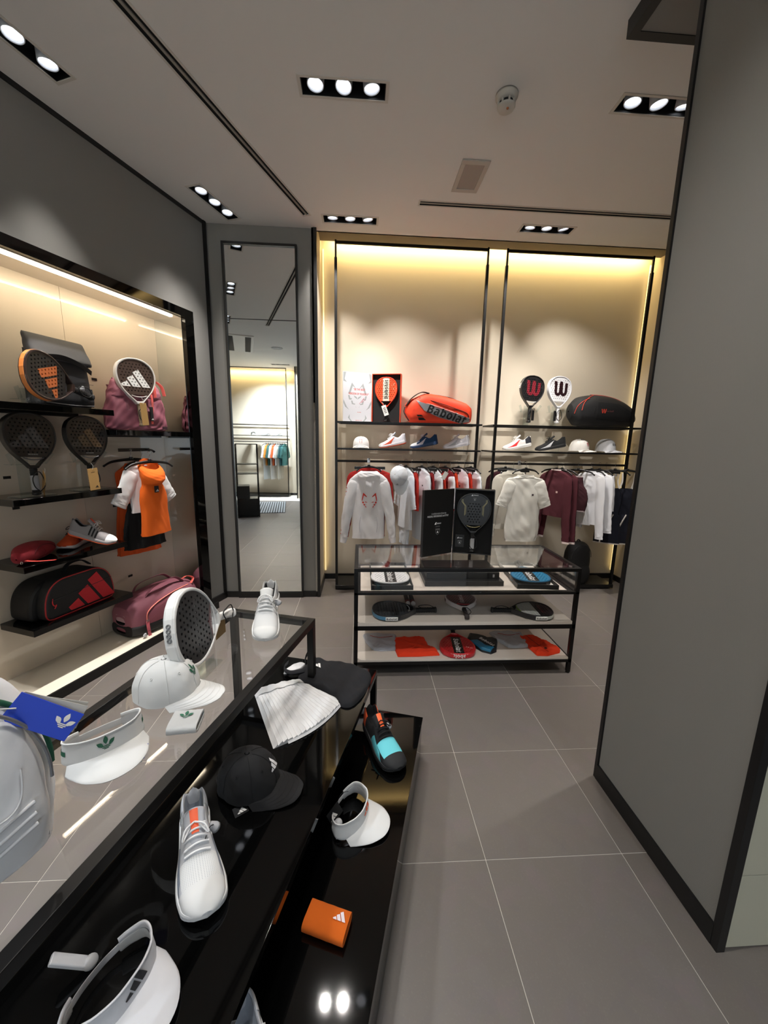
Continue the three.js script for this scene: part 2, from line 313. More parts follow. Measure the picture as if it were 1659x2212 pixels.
struct('trim_7', [bx(-1.615, -1.59, 0, 3.19, 2.74, 2.76)], BLACK, 'black corner trim at the far end, seen in the mirror', 'trim');

// ---------------------------------------------------------------- ceiling fittings
const LENS = new THREE.MeshStandardMaterial({ color: 0xffffff, emissive: 0xf2f6ff, emissiveIntensity: 2.6 });
const RINGM = mat(0x060606, 0.5), RIMW = mat(0xc6c1b8, 0.8);
function downlight(k, label, aims, power, color = WHITE, angle = 0.5) {
  const [f, s, t] = DOWN[k], o = thing('downlight', label, 'light', f, s, CEIL, t, 0, 'triple recessed downlights');
  part('housing', [bx(-0.2065, 0.2065, 0.085, 0.09, -0.049, 0.049), bx(-0.2065, 0.2065, 0, 0.09, -0.049, -0.046), bx(-0.2065, 0.2065, 0, 0.09, 0.046, 0.049), bx(-0.2065, -0.2035, 0, 0.09, -0.049, 0.049), bx(0.2035, 0.2065, 0, 0.09, -0.049, 0.049)], RINGM, o);
  part('rim', [bx(-0.222, 0.222, -0.003, 0, -0.062, -0.049), bx(-0.222, 0.222, -0.003, 0, 0.049, 0.062), bx(-0.222, -0.2065, -0.003, 0, -0.049, 0.049), bx(0.2065, 0.222, -0.003, 0, -0.049, 0.049)], RIMW, o);
  o.updateMatrixWorld(true);
  aims.forEach((aim, i) => {
    const x = (i - 1) * 0.137, target = V(...aim), c = o.localToWorld(V(x, 0.018, 0)), d = target.clone().sub(c).normalize();
    const lamp = new THREE.Group(); lamp.name = 'lamp'; lamp.position.set(x, 0.018, 0);
    lamp.quaternion.copy(o.quaternion.clone().invert().multiply(new THREE.Quaternion().setFromUnitVectors(V(0, -1, 0), d.clone().lerp(V(0, -1, 0), 0.55).normalize()))); o.add(lamp);
    const b = part('barrel', [new THREE.LatheGeometry([[0.0415, 0.05], [0.0415, -0.010], [0.039, -0.013], [0.036, -0.008], [0.034, 0.008]].map(p => new THREE.Vector2(...p)), 28)], mat(0xd9dde2, 0.35), lamp);
    const l = new THREE.CircleGeometry(0.0345, 28); l.rotateX(PI / 2); l.translate(0, -0.002, 0); part('lens', l, LENS, lamp);
    const sp = new THREE.SpotLight(color, power, 0, angle, 0.75, 2); sp.position.copy(c.clone().addScaledVector(d, 0.022)); sp.target.position.copy(target); sp.castShadow = true; sp.shadow.radius = 1.2; scene.add(sp, sp.target);
  });
}
const P = 9;
downlight(0, 'triple downlight in the middle of the ceiling, nearest the camera', [[-0.6, 0, -1.6], [-0.55, 0.4, -1.2], [0.7, 0.5, -2.6]], P * 0.5);
downlight(1, 'triple downlight close to the left end of the back bay', [[-0.2, 1.5, -4.05], [0.2, 0.8, -3.8], [0.75, 1.2, -4.05]], P * 0.85, WHITE, 0.6);
downlight(2, 'triple downlight close to the right end of the back bay', [[1.1, 1.4, -4.05], [1.6, 0.8, -3.7], [2.35, 1.3, -4.05]], P * 0.85, WHITE, 0.6);
downlight(3, 'triple downlight cut off by the edge of the column', [[0.9, 0.5, -2.5], [2.3, 0.2, -2.4], [1.9, 1.0, -3.7]], P);
downlight(4, 'triple downlight in the corner above the lit cabinet', [at('wall', 2.15, 0.5, -2.15).toArray(), at('wall', 2.3, 0.0, -2.1).toArray(), [-0.9, 0.0, -2.9]], P);
downlight(5, 'triple downlight at the left edge, above the lit cabinet', [at('wall', 1.2, 0.3, -2.1).toArray(), at('wall', 1.0, 0.0, -1.7).toArray(), at('wall', 1.85, 0.3, -2.15).toArray()], P);
downlight(6, 'triple downlight seen only in the mirror, above the left wall', [[-1.3, 0.3, -0.6], [-0.6, 0.7, -0.9], [-0.3, 0.4, -0.6]], P * 0.4, COOL);
downlight(7, 'second triple downlight seen only in the mirror, above the left wall', [[-2.4, 0, 1.2], [-1.6, 0, 0.0], [-1.3, 0, -0.8]], P * 1.6, COOL);
downlight(8, 'triple downlight in the ceiling straight above the camera', [[-0.4, 0.4, -0.9], [0.5, 0, -1.2], [1.08, 0.5, -1.1]], P * 0.45, WHITE, 0.8);
downlight(9, 'triple downlight behind the camera at the right', [[0.6, 0, 0.4], [1.5, 0, -0.8], [0.3, 0, 1.5]], P, COOL);
downlight(10, 'triple downlight before the far rail, seen only in the mirror', [[-2.6, 0.9, 3.3], [-2.2, 0.5, 3.2], [-1.9, 1.2, 3.3]], P * 4, COOL, 0.85);
downlight(11, 'triple downlight behind the camera in the middle of the shop', [[-1.5, 0, 1.6], [-0.9, 0, 0.4], [-2.2, 0, 1.9]], P * 1.6, COOL);
downlight(12, 'triple downlight hidden behind the column at the right', [[1.7, 0, -0.3], [1.4, 0, 0.2], [2.4, 0, -1.9]], P * 1.2);
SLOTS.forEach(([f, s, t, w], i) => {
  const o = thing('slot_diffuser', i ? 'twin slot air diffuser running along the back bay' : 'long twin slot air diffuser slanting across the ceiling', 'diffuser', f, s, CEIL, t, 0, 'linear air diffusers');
  part('frame', [bx(-w / 2 - 0.012, w / 2 + 0.012, -0.002, 0, -0.036, -0.0245), bx(-w / 2 - 0.012, w / 2 + 0.012, -0.002, 0, 0.0245, 0.036), bx(-w / 2 - 0.012, -w / 2, -0.002, 0, -0.0245, 0.0245), bx(w / 2, w / 2 + 0.012, -0.002, 0, -0.0245, 0.0245)], RIMW, o);
  part('bar', bx(-w / 2, w / 2, -0.001, 0.02, -0.006, 0.006), mat(0x8f8a80, 0.7), o);
  for (const k of [-1, 1]) part('slot_shade_strip', bx(-w / 2, w / 2, 0.005, 0.008, k * 0.0155 - 0.0092, k * 0.0155 + 0.0092), mat(0x050505, 0.95), o);  // flat black strips closing both slots, painted-in shade for their depth
  part('plenum', [bx(-w / 2, w / 2, 0.06, 0.065, -0.025, 0.025), bx(-w / 2, w / 2, 0.0, 0.06, -0.025, -0.0235), bx(-w / 2, w / 2, 0.0, 0.06, 0.0235, 0.025)], mat(0x050505, 0.9), o);
});
{
  const o = thing('smoke_detector', 'round white smoke detector on the ceiling', 'detector', 'room', 0.705, CEIL, -2.215);
  part('base', new THREE.LatheGeometry([[0, 0], [0.054, 0], [0.054, -0.012], [0.046, -0.02], [0.044, -0.034], [0, -0.034]].map(p => new THREE.Vector2(...p)), 32), mat(0xbdb9b0, 0.6), o);
  part('chamber', new THREE.LatheGeometry([[0.036, -0.034], [0.036, -0.05]].map(p => new THREE.Vector2(...p)), 24), mat(0x1a1a1a, 0.8), o);
  const fins = []; for (let i = 0; i < 8; i++) { const g = bx(0.034, 0.044, -0.052, -0.032, -0.004, 0.004); g.rotateY(i * PI / 4); fins.push(g); }
  const cp = part('cover', [...fins, new THREE.LatheGeometry([[0.044, -0.05], [0.038, -0.062], [0, -0.064]].map(p => new THREE.Vector2(...p)), 32)], mat(0xbdb9b0, 0.6), o);
  part('indicator', mv(new THREE.SphereGeometry(0.006, 12, 8), 0.004, -0.064, 0.012), mat(0xb86a3a, 0.4), cp);
  const e = thing('emergency_light', 'flat rectangular ceiling panel with frosted cover and white frame', 'light', 'room', 0.69, CEIL, -2.82);
  part('frame', [rbx(-0.088, 0.088, -0.008, 0, -0.155, -0.118, 0.003), rbx(-0.088, 0.088, -0.008, 0, 0.118, 0.155, 0.003), rbx(-0.088, -0.06, -0.008, 0, -0.12, 0.12, 0.003), rbx(0.06, 0.088, -0.008, 0, -0.12, 0.12, 0.003)], mat(0xb3aca3, 0.7), e);
  part('cover', rbx(-0.062, 0.062, -0.004, 0, -0.12, 0.12, 0.001), mat(0x8a807b, 0.35), e);
  const c = thing('ceiling_grille', 'white ceiling panel with two dark slots, seen only in the mirror', 'vent', 'room', -2.25, CEIL, 0.6, R(-16));
  part('panel', rbx(-0.24, 0.24, -0.012, 0, -0.68, 0.68, 0.003), mat(0xd4d4d2, 0.6), c);
  part('slot', bx(-0.2, -0.1, -0.014, -0.01, -0.6, 0.6), mat(0x121212, 0.9), c); part('slot', bx(0.1, 0.2, -0.014, -0.01, -0.6, 0.6), mat(0x121212, 0.9), c);
  const k = thing('ceiling_speaker', 'round flush ceiling speaker, seen only in the mirror', 'speaker', 'room', -1.62, CEIL, 0.85);
  part('grille', mv(cyl(0.1, 0.1, 0.008, 32), 0, -0.004, 0), mat(0x8d9294, 0.7), k); part('rim', mv(new THREE.TorusGeometry(0.103, 0.005, 8, 40).rotateX(PI / 2), 0, -0.004, 0), mat(0xc4c4c2, 0.6), k);
}
// tall mirror
{
  const o = thing('wall_mirror_frame', 'tall two-part mirror in a slim black frame', 'mirror', 'room', -0.842, 0, -3.545);
  part('frame', [bx(-0.303, 0.303, 0, 0.05, -0.01, 0.02), bx(-0.303, 0.303, 3.037, 3.055, -0.01, 0.02), bx(-0.303, -0.287, 0.05, 3.037, -0.01, 0.02), bx(0.287, 0.303, 0.05, 3.037, -0.01, 0.02)], BLACK, o);
  part('mirror_pane', bx(-0.287, 0.287, 0.05, 2.472, -0.008, 0.004), MIRROR, o);
  part('mirror_pane', bx(-0.287, 0.287, 2.479, 3.037, -0.008, 0.004), MIRROR, o);
  part('joint', bx(-0.287, 0.287, 2.47, 2.481, -0.009, 0.0035), BLACK, o);
}

// ---------------------------------------------------------------- lit wall cabinet
{
  const S0 = 1.92, T0 = -2.43, o = thing('wall_cabinet', 'lit black framed cabinet set into the left wall', 'cabinet', 'wall', S0, 0, T0);
  const b = (s0, s1, y0, y1, t0, t1) => bx(s0 - S0, s1 - S0, y0, y1, t0 - T0, t1 - T0), rb = (s0, s1, y0, y1, t0, t1, r) => rbx(s0 - S0, s1 - S0, y0, y1, t0 - T0, t1 - T0, r);
  part('frame', [b(0.9, 2.66, 2.395, 2.455, -2.44, -2.405), b(2.578, 2.66, 0.06, 2.395, -2.44, -2.405), b(0.9, 0.93, 0.06, 2.395, -2.44, -2.405), b(2.5735, 2.578, 0.06, 2.395, -2.705, -2.405)], GLOSS, o);
  for (const [a, c] of [[0.9, 1.168], [1.17, 1.879], [1.881, 2.57]]) part('back_panel', rb(a, c, 0.055, 2.41, -2.72, -2.70, 0.001), LACQ, o);
  part('side_mirror', b(2.57, 2.574, 0.062, 2.392, -2.70, -2.44), MIRROR, o);
  part('side_panel', b(0.9, 0.92, 0.06, 2.4, -2.70, -2.44), LACQ, o);
  part('soffit', b(0.92, 2.57, 2.392, 2.41, -2.70, -2.44), LACQ, o);
  part('base', b(0.92, 2.6, 0.0, 0.06, -2.70, -2.342), mat(0xd8d0c0, 0.5), o);
  part('plinth', b(0.88, 2.66, 0.0, 0.0585, -2.342, -2.33), BLACK, o);
  part('light_strip', rb(1.345, 2.515, 2.384, 2.393, -2.49, -2.464, 0.002), new THREE.MeshStandardMaterial({ color: 0xffffff, emissive: 0xfff0d4, emissiveIntensity: 9 }), o);
  for (const [s, y] of [[1.36, 1.82], [1.45, 1.24], [1.47, 1.06], [2.13, 0.42], [2.07, 0.98], [2.02, 1.86]]) { const k = part('shelf_socket', b(s, s + 0.035, y, y + 0.016, -2.7, -2.697), mat(0x2c2824, 0.5, { metalness: 0.4 }), o); part('slot', b(s + 0.006, s + 0.029, y + 0.004, y + 0.012, -2.697, -2.6962), MATTEBLACK, k); }
  const sh = (label, s0, s1, y) => { const q = thing('display_shelf', label, 'shelf', 'wall', (s0 + s1) / 2, y - 0.036, -2.56, 0, 'glossy black cabinet shelves'); const w = (s1 - s0) / 2; part('board', rbx(-w, w, 0, 0.036, -0.1395, 0.14, 0.002), GLOSS, q); part('fixing_rail', rbx(-w + 0.04, w - 0.04, -0.012, 0, -0.1395, -0.12, 0.002), BLACK, q); };
  sh('glossy black shelf under the charcoal backpack, top left', 1.325, 1.932, 1.655);
  sh('glossy black shelf under the pink bag, top right', 1.935, 2.568, 1.532);
  sh('glossy black shelf under the two dark rackets', 1.325, 1.93, 1.153);
  sh('glossy black shelf under the red pouch and two shoes', 1.325, 1.93, 0.787);
  sh('glossy black shelf under the big black and red bag', 1.325, 1.93, 0.417);
}
// ---------------------------------------------------------------- nesting tables in the foreground
{
  const s0 = -0.02, s1 = 1.525, t0 = -1.065, t1 = -0.645, y = 0.70, w = 0.03, S = (s0 + s1) / 2, T = (t0 + t1) / 2, a = (s1 - s0) / 2, c = (t1 - t0) / 2;
  const o = thing('glass_table', 'tall glass topped table with black steel frame in the foreground', 'table', 'tab', S, 0, T);
  part('top_frame', [rbx(-a, a, y - 0.03, y, c - w, c, 0.002), rbx(-a, a, y - 0.03, y, -c, -c + w, 0.002), rbx(a - w, a, y - 0.03, y, -c + w, c - w, 0.002), rbx(-a, -a + w, y - 0.03, y, -c + w, c - w, 0.002)], STEEL, o);
  part('glass_top', bx(-a + w, a - w, y - 0.007, y - 0.001, -c + w, c - w), GLASS, o);
  for (const [i, j] of [[-1, -1], [-1, 1], [1, -1], [1, 1]]) part('leg', rbx(i > 0 ? a - w : -a, i > 0 ? a : -a + w, j > 0 ? 0.4005 : 0, y - 0.03, j > 0 ? c - w : -c, j > 0 ? c : -c + w, 0.002), STEEL, o);
  for (const x of [0.12, 0.52, -0.3]) part('bumper', mv(cyl(0.004, 0.004, 0.006, 10), x, y - 0.004, c - w + 0.006), MATTEBLACK, o);
}
{
  const s0 = -0.02, s1 = 1.66, t0 = -0.915, t1 = -0.384, y = 0.40, S = (s0 + s1) / 2, T = (t0 + t1) / 2, a = (s1 - s0) / 2, c = (t1 - t0) / 2, w = 0.028;
  const o = thing('black_table', 'middle black high gloss table pushed partly under the glass table', 'table', 'tab', S, 0, T);
  part('table_top', rbx(-a, a, y - 0.026, y, -c, c, 0.0015), GLOSS, o);
  for (const [i, j] of [[-1, -1], [-1, 1], [1, -1], [1, 1]]) part('leg', rbx(i > 0 ? a - w : -a, i > 0 ? a : -a + w, 0, y - 0.026, j > 0 ? c - w : -c, j > 0 ? c : -c + w, 0.002), STEEL, o);
  const s2 = 1.628, T2 = -0.39, a2 = (s2 - 0.02) / 2;
  const p = thing('low_plinth', 'lowest black high gloss plinth on the floor in the foreground', 'plinth', 'tab', (s2 + 0.02) / 2, 0, T2);
  part('body', bx(-a2 + 0.004, a2 - 0.004, 0, 0.194, -0.2, 0.236), GLOSS, p);
  part('top_slab', rbx(-a2, a2, 0.196, 0.21, -0.205, 0.24, 0.0012), GLOSS, p);
  part('shadow_gap', bx(-a2 + 0.008, a2 - 0.008, 0.193, 0.197, -0.19, 0.23), MATTEBLACK, p);
}
// ---------------------------------------------------------------- display table in the middle
{
  const X0 = -0.035, X1 = 1.402, Z0 = -2.812, Z1 = -2.25, xc = (X0 + X1) / 2, zc = (Z0 + Z1) / 2, a = (X1 - X0) / 2, c = (Z1 - Z0) / 2, w = 0.024;
  const o = thing('display_table', 'black steel display table with glass case on top and two cream shelves', 'table', 'room', xc, 0, zc);
  const ring = (y, h, k = w) => [rbx(-a, a, y - h, y, c - k, c, 0.0015), rbx(-a, a, y - h, y, -c, -c + k, 0.0015), rbx(-a, -a + k, y - h, y, -c + k, c - k, 0.0015), rbx(a - k, a, y - h, y, -c + k, c - k, 0.0015)];
  part('top_frame', ring(0.727, 0.022), STEEL, o); part('deck_frame', ring(0.571, 0.016), STEEL, o); part('shelf_frame', ring(0.349, 0.03), STEEL, o); part('base_frame', [ring(0.101, 0.022), bx(-a + w, a - w, 0.079, 0.085, -c + w, c - w)], STEEL, o);
  for (const [i, j] of [[-1, -1], [-1, 1], [1, -1], [1, 1]]) { const g = part('leg', rbx(i > 0 ? a - w : -a, i > 0 ? a : -a + w, 0.008, 0.705, j > 0 ? c - w : -c, j > 0 ? c : -c + w, 0.0015), STEEL, o); part('foot', mv(cyl(0.012, 0.013, 0.008, 14), i * (a - w / 2), 0.004, j * (c - w / 2)), MATTEBLACK, g); }
  part('glass_top', bx(-a + w, a - w, 0.7195, 0.7255, -c + w, c - w), GLASS, o);
  part('glass_front', bx(-a + w, a - w, 0.571, 0.705, c - 0.012, c - 0.008), GLASS, o); part('glass_back', bx(-a + w, a - w, 0.571, 0.705, -c + 0.008, -c + 0.012), GLASS, o);
  part('glass_side', bx(-a + 0.008, -a + 0.012, 0.571, 0.705, -c + w, c - w), GLASS, o); part('glass_side', bx(a - 0.012, a - 0.008, 0.571, 0.705, -c + w, c - w), GLASS, o);
  const CREAM = mat(0xd8cec3, 0.6);
  part('deck', [bx(-a + 0.04, a - 0.06, 0.556, 0.567, -c + w, c - 0.045)], CREAM, o); part('deck_border', bx(-a + w, a - w, 0.55, 0.5655, -c + w, c - w), BLACK, o);
  part('shelf_board', rbx(-a + w, a - w, 0.345, 0.37, -c + 0.01, c - 0.002, 0.001), CREAM, o); part('shelf_board', rbx(-a + w, a - w, 0.085, 0.115, -c + 0.01, c - 0.002, 0.001), CREAM, o);
}
// ---------------------------------------------------------------- shelf stands in the bay
function stand(label, x0, x1, sh0, sh1, zf = -3.74, dir = 1, y1 = 1.668, y2 = 1.42, yr = 1.297, top = 3.2) {
  const xc = (x0 + x1) / 2, a = (x1 - x0) / 2, o = thing('shelf_stand', label, 'stand', 'room', xc, 0, zf, dir > 0 ? 0 : PI);
  const z = d => -d;                                       // depth behind the posts
  for (const i of [-1, 1]) part('post', [rbx(i * a - 0.012, i * a + 0.012, 0.05, 3.06, -0.012, 0.012, 0.0015), rbx(i * a - 0.008, i * a + 0.008, 3.06, top, -0.008, 0.008, 0.0015)], STEEL, o);
  part('top_bar', rbx(-a - 0.008, a + 0.008, top - 0.03, top - 0.008, -0.008, 0.008, 0.001), STEEL, o);
  part('rail', mv(cyl(0.011, 0.011, 2 * a, 16).rotateZ(PI / 2), 0, yr, 0), STEEL, o);
  part('foot_board', rbx(-a - 0.012, a + 0.012, 0.012, 0.05, -0.26, 0.03, 0.003), mat(0x0e0e0e, 0.3), o);
  part('foot_rail', bx(-a + 0.02, a - 0.02, 0, 0.014, -0.22, -0.0), MATTEBLACK, o);
  const l = sh0 - xc, r = sh1 - xc, L = dir > 0 ? l : -r, Rr = dir > 0 ? r : -l;
  for (const y of [y1, y2]) {
    const f = part('shelf_frame', [rbx(L, Rr, y - 0.016, y, 0.012, 0.03, 0.001), rbx(L, Rr, y - 0.016, y, -0.29, -0.275, 0.001), rbx(L, L + 0.016, y - 0.016, y, -0.275, 0.012, 0.001), rbx(Rr - 0.016, Rr, y - 0.016, y, -0.275, 0.012, 0.001)], STEEL, o);
    part('shelf_glass', bx(L + 0.016, Rr - 0.016, y - 0.008, y - 0.001, -0.275, 0.012), GLASS, f);
  }
  return o;
}
stand('left black shelf stand of the bay, holding the orange bag', -0.235, 1.117, -0.222, 1.155);
stand('right black shelf stand of the bay, holding the black bag', 1.293, 2.657, 1.258, 2.76);
stand('black shelf stand at the far end of the shop, seen only in the mirror', -3.4, -1.86, -3.4, -1.86, 2.98, -1, 1.83, 1.56, 1.40);
{
  const o = thing('tower_display', 'tall open black display rack, seen only in the mirror', 'rack', 'room', -2.16, 0, 0.42, R(-16));
  for (const [x, z] of [[-0.19, -0.16], [0.19, -0.16], [-0.19, 0.16], [0.19, 0.16]]) part('post', bx(x - 0.012, x + 0.012, 0, 1.38, z - 0.012, z + 0.012), STEEL, o);
  part('cabinet', rbx(-0.19, 0.19, 0.02, 0.36, -0.16, 0.16, 0.002), GLOSS, o); part('step', rbx(-0.19, 0.03, 0.36, 0.6, -0.16, 0.16, 0.002), mat(0x1a1b1d, 0.3), o);
  for (const y of [0.82, 1.0, 1.37]) part('shelf', bx(-0.19, 0.19, y, y + 0.014, -0.16, 0.16), STEEL, o);
  const m = thing('entrance_mat', 'striped ribbed entrance mat, seen only in the mirror', 'mat', 'room', -1.95, 0, 1.4, R(-10));
  part('backing', bx(-0.3, 0.3, 0, 0.006, -0.7, 0.7), mat(0x2a2a2a, 0.9), m);
  for (let i = 0; i < 12; i++) part('rib', bx(-0.29 + i * 0.05, -0.265 + i * 0.05, 0.006, 0.014, -0.7, 0.7), mat(0x8a8d90, 0.6), m);
}

// ---------------------------------------------------------------- builders: racket, shoe, cap, visor, garment
const headW = [[0.15, 0.018], [0.17, 0.034], [0.2, 0.064], [0.24, 0.098], [0.29, 0.122], [0.335, 0.129], [0.38, 0.123], [0.415, 0.105], [0.44, 0.074], [0.452, 0.04], [0.456, 0.0]];
function outline(inset, y0, n = 26) {
  const pts = [], top = 0.456 - inset;
  for (let i = 0; i <= n; i++) { const k = 1 - Math.pow(1 - i / n, 1.9), y = y0 + (top - y0) * k, yy = y0 <= 0.16 ? y : y; pts.push([Math.max(0, curve(headW, yy + inset * smooth(0.35, 0.456, y)) - inset * (1 - 0.9 * smooth(0.42, 0.456, y))), y]); }
  pts[pts.length - 1][0] = 0;
  return [...pts, ...pts.slice(0, -1).reverse().map(([x, y]) => [-x, y])];
}
const printTex = {};
function racket(o, p) {                                  // butt of the handle at 0,0,0, face to +z
  const m = (c, r = 0.35) => mat(c, r, { phys: true, clearcoat: 0.4, clearcoatRoughness: 0.15 });
  const fr = poly(outline(0, 0.15)); fr.holes.push(new THREE.Path(outline(0.011, 0.168).map(q => new THREE.Vector2(...q))));
  const g = extr(fr, 0.03, 0.004); g.translate(0, 0, -0.015); const frame = part('frame', g, m(o.frame), p);
  const fs = poly(outline(0.010, 0.212));
  for (let j = 0; j < 10; j++) for (let i = -5; i <= 5; i++) {
    const x = (i + (j % 2 ? 0.5 : 0)) * 0.0215, y = 0.238 + j * 0.0195, w = curve(headW, y) - 0.026;
    if (Math.abs(x) < w && y < 0.425 && !(o.solid && o.solid(x, y))) { const h = new THREE.Path(); h.absarc(x, y, 0.0046, 0, 2 * PI, true); fs.holes.push(h); }
  }
  const f = extr(fs, 0.03, 0, 5); f.translate(0, 0, -0.015);
  const ps = f.attributes.position, uv = f.attributes.uv; for (let i = 0; i < ps.count; i++) uv.setXY(i, (ps.getX(i) + 0.13) / 0.26, (ps.getY(i) - 0.2) / 0.26);
  let fm = m(o.face || 0x151515, 0.5);
  if (o.draw) fm = new THREE.MeshPhysicalMaterial({ map: printTex[o.key] || (printTex[o.key] = canvasTex(512, 512, o.draw)), roughness: 0.4, clearcoat: 0.3, clearcoatRoughness: 0.2 });
  part('face', f, fm, p);
  if (o.rimLabel) { const pl = part('rim_label', rbx(Math.min(o.rimLabel * 0.127, o.rimLabel * 0.1335), Math.max(o.rimLabel * 0.127, o.rimLabel * 0.1335), 0.29, 0.372, -0.0125, 0.0125, 0.002), PAPER, frame); part('lettering', textOn('Babolat', 0.014, (x, y) => [o.rimLabel * 0.134, 0.331 + x * (o.rimLabel > 0 ? 1 : -1) * (o.rimFlip || 1), y]), MATTEBLACK, frame); }
  if (o.bumper) { const bs = poly(outline(-0.0015, 0.30)); bs.holes.push(new THREE.Path(outline(0.006, 0.301).map(q => new THREE.Vector2(...q)))); part('edge_guard', mv(extr(bs, 0.02, 0.002), 0, 0, -0.01), m(o.bumper), frame); }
  part('grip', loft([0.012, 0.03, 0.08, 0.13, 0.158].map((y, i) => ({ c: [0, y, 0], a: [0.0165, 0.015, 0.0148, 0.015, 0.017][i], b: [0.0175, 0.0165, 0.016, 0.016, 0.0155][i], e: 3 })), 20, { m: 48, fold: (t, v) => 0.0008 * Math.sin((t * 12 + v) * 2 * PI) }), mat(o.grip || 0x111111, 0.8), p);
  part('end_cap', [loft([0, 0.004, 0.014].map((y, i) => ({ c: [0, y, 0], a: [0.001, 0.0165, 0.0185][i], b: [0.001, 0.018, 0.02][i], e: 3 })), 20), loft([0.014, 0.018].map((y, i) => ({ c: [0, y, 0], a: [0.0185, 0.016][i], b: [0.02, 0.017][i], e: 3 })), 20)], mat(o.cap || o.grip || 0x111111, 0.6), p);
  if (o.wrap) part('handle_label', loft([0.03, 0.11].map(y => ({ c: [0, y, 0], a: 0.0166, b: 0.0176, e: 3 })), 20), o.wrap, p);
  if (o.loop !== false) part('wrist_strap', tube([[0.012, 0.02, 0.014], [0.035, 0.05, 0.02], [0.028, 0.1, 0.024], [0.012, 0.13, 0.022], [-0.02, 0.1, 0.022], [-0.016, 0.05, 0.02], [0.012, 0.02, 0.014]], 0.0026, 6, 40), mat(o.strap || 0x0a0a0a, 0.8), p);
  if (o.bridge) part('throat_trim', tube([[-0.05, 0.207, 0.017], [-0.02, 0.198, 0.018], [0.02, 0.198, 0.018], [0.05, 0.207, 0.017]], 0.003, 6), m(o.bridge), p);
  return p;
}
function barsDraw(x, w, h, bg, fg, cols, tilt = 0) {      // big three-bar print
  x.fillStyle = bg; x.fillRect(0, 0, w, h);
  const k = w * 0.74; x.save(); x.translate(w * 0.5, h * 0.5); x.rotate(tilt); x.translate(-w * 0.37, h * 0.25);
  [[0, 0.22], [0.335, 0.46], [0.67, 0.70]].forEach(([a, L], i) => { x.fillStyle = cols ? cols[i] : fg; const B = [[a, 0], [a + 0.27, 0], [a + 0.27 - 0.5 * L, 0.866 * L], [a + 0.27 - 0.5 * L - 0.203, 0.866 * L - 0.117]]; x.beginPath(); B.forEach(([q, r], n) => n ? x.lineTo(q * k, -r * k) : x.moveTo(q * k, -r * k)); x.fill(); });
  x.restore();
}
function fitText(x, str, cx, cy, maxW, size, weight = 'bold', rot = 0) {
  x.save(); x.translate(cx, cy); x.rotate(rot); x.font = `${weight} ${size}px sans-serif`; x.textAlign = 'center'; x.textBaseline = 'middle'; const w = x.measureText(str).width; if (w > maxW) x.scale(maxW / w, 1); x.fillText(str, 0, 0); x.restore();
}
// --- shoe: toe to +x, sole on y = 0
const SH = { w: [[0, 0.030], [0.1, 0.0335], [0.25, 0.034], [0.42, 0.037], [0.6, 0.046], [0.76, 0.0495], [0.88, 0.046], [0.95, 0.042], [1, 0.04]],
  ys: [[0, 0.036], [0.3, 0.03], [0.6, 0.024], [0.85, 0.024], [1, 0.03]], yb: [[0, 0.007], [0.1, 0], [0.7, 0], [0.88, 0.004], [1, 0.016]],
  H: [[0, 0.100], [0.06, 0.104], [0.3, 0.108], [0.42, 0.108], [0.5, 0.098], [0.62, 0.076], [0.76, 0.060], [0.88, 0.052], [0.95, 0.046], [1, 0.040]],
  Hr: [[0, 0.100], [0.06, 0.103], [0.14, 0.088], [0.24, 0.074], [0.34, 0.082], [0.42, 0.102], [0.5, 0.1]] };
const endTaper = u => Math.sqrt(clamp(1 - Math.pow(clamp((u - 0.86) / 0.14), 2.4))) * Math.sqrt(clamp(1 - Math.pow(clamp((0.1 - u) / 0.1), 2.2)));
function shoeS(u, v, L, off = 0) {
  const raw = (u, v) => {
    const w = curve(SH.w, u) * endTaper(u) + 0.0005, ys = curve(SH.ys, u), toe = Math.sqrt(clamp(1 - Math.pow(clamp((u - 0.86) / 0.14), 3))), H = ys + (curve(SH.H, u) - ys) * toe, Hr = curve(SH.Hr, u), zc = 0.006 * Math.sin(u * 3.4), x = L * (u - 0.5), th = v * PI / 2, av = Math.abs(v), sg = Math.sign(v);
    const zA = w * Math.sign(Math.sin(th)) * Math.pow(Math.abs(Math.sin(th)), 0.85), yA = ys - 0.004 + (H - ys + 0.004) * Math.pow(Math.max(0, Math.cos(th)), 0.75);
    let zB, yB; const fl = ys + 0.012;
    if (av > 0.42) { const t = (1 - av) / 0.58; zB = sg * w * (1 - 0.30 * t * t); yB = ys - 0.004 + (Hr - ys + 0.004) * Math.sin(t * PI / 2); } else { const q = av / 0.42; zB = sg * w * 0.70 * Math.pow(q, 0.6) * (q > 0.9 ? 1 : 0.95 + 0.05 * q); yB = fl + (Hr - fl) * Math.pow(q, 4); }
    const k = smooth(0.02, 0.055, u) * (1 - smooth(0.36, 0.44, u));
    return V(x, lerp(yA, yB, k), lerp(zA, zB, k) + zc);
  };
  const p = raw(u, v); if (!off) return [p.x, p.y, p.z];
  const du = raw(Math.min(1, u + 0.01), v).sub(raw(Math.max(0, u - 0.01), v)), dv = raw(u, Math.min(1, v + 0.02)).sub(raw(u, Math.max(-1, v - 0.02))), n = new THREE.Vector3().crossVectors(dv, du).normalize();
  if (n.y < 0 && Math.abs(v) < 0.9) n.negate(); p.addScaledVector(n, off); return [p.x, p.y, p.z];
}
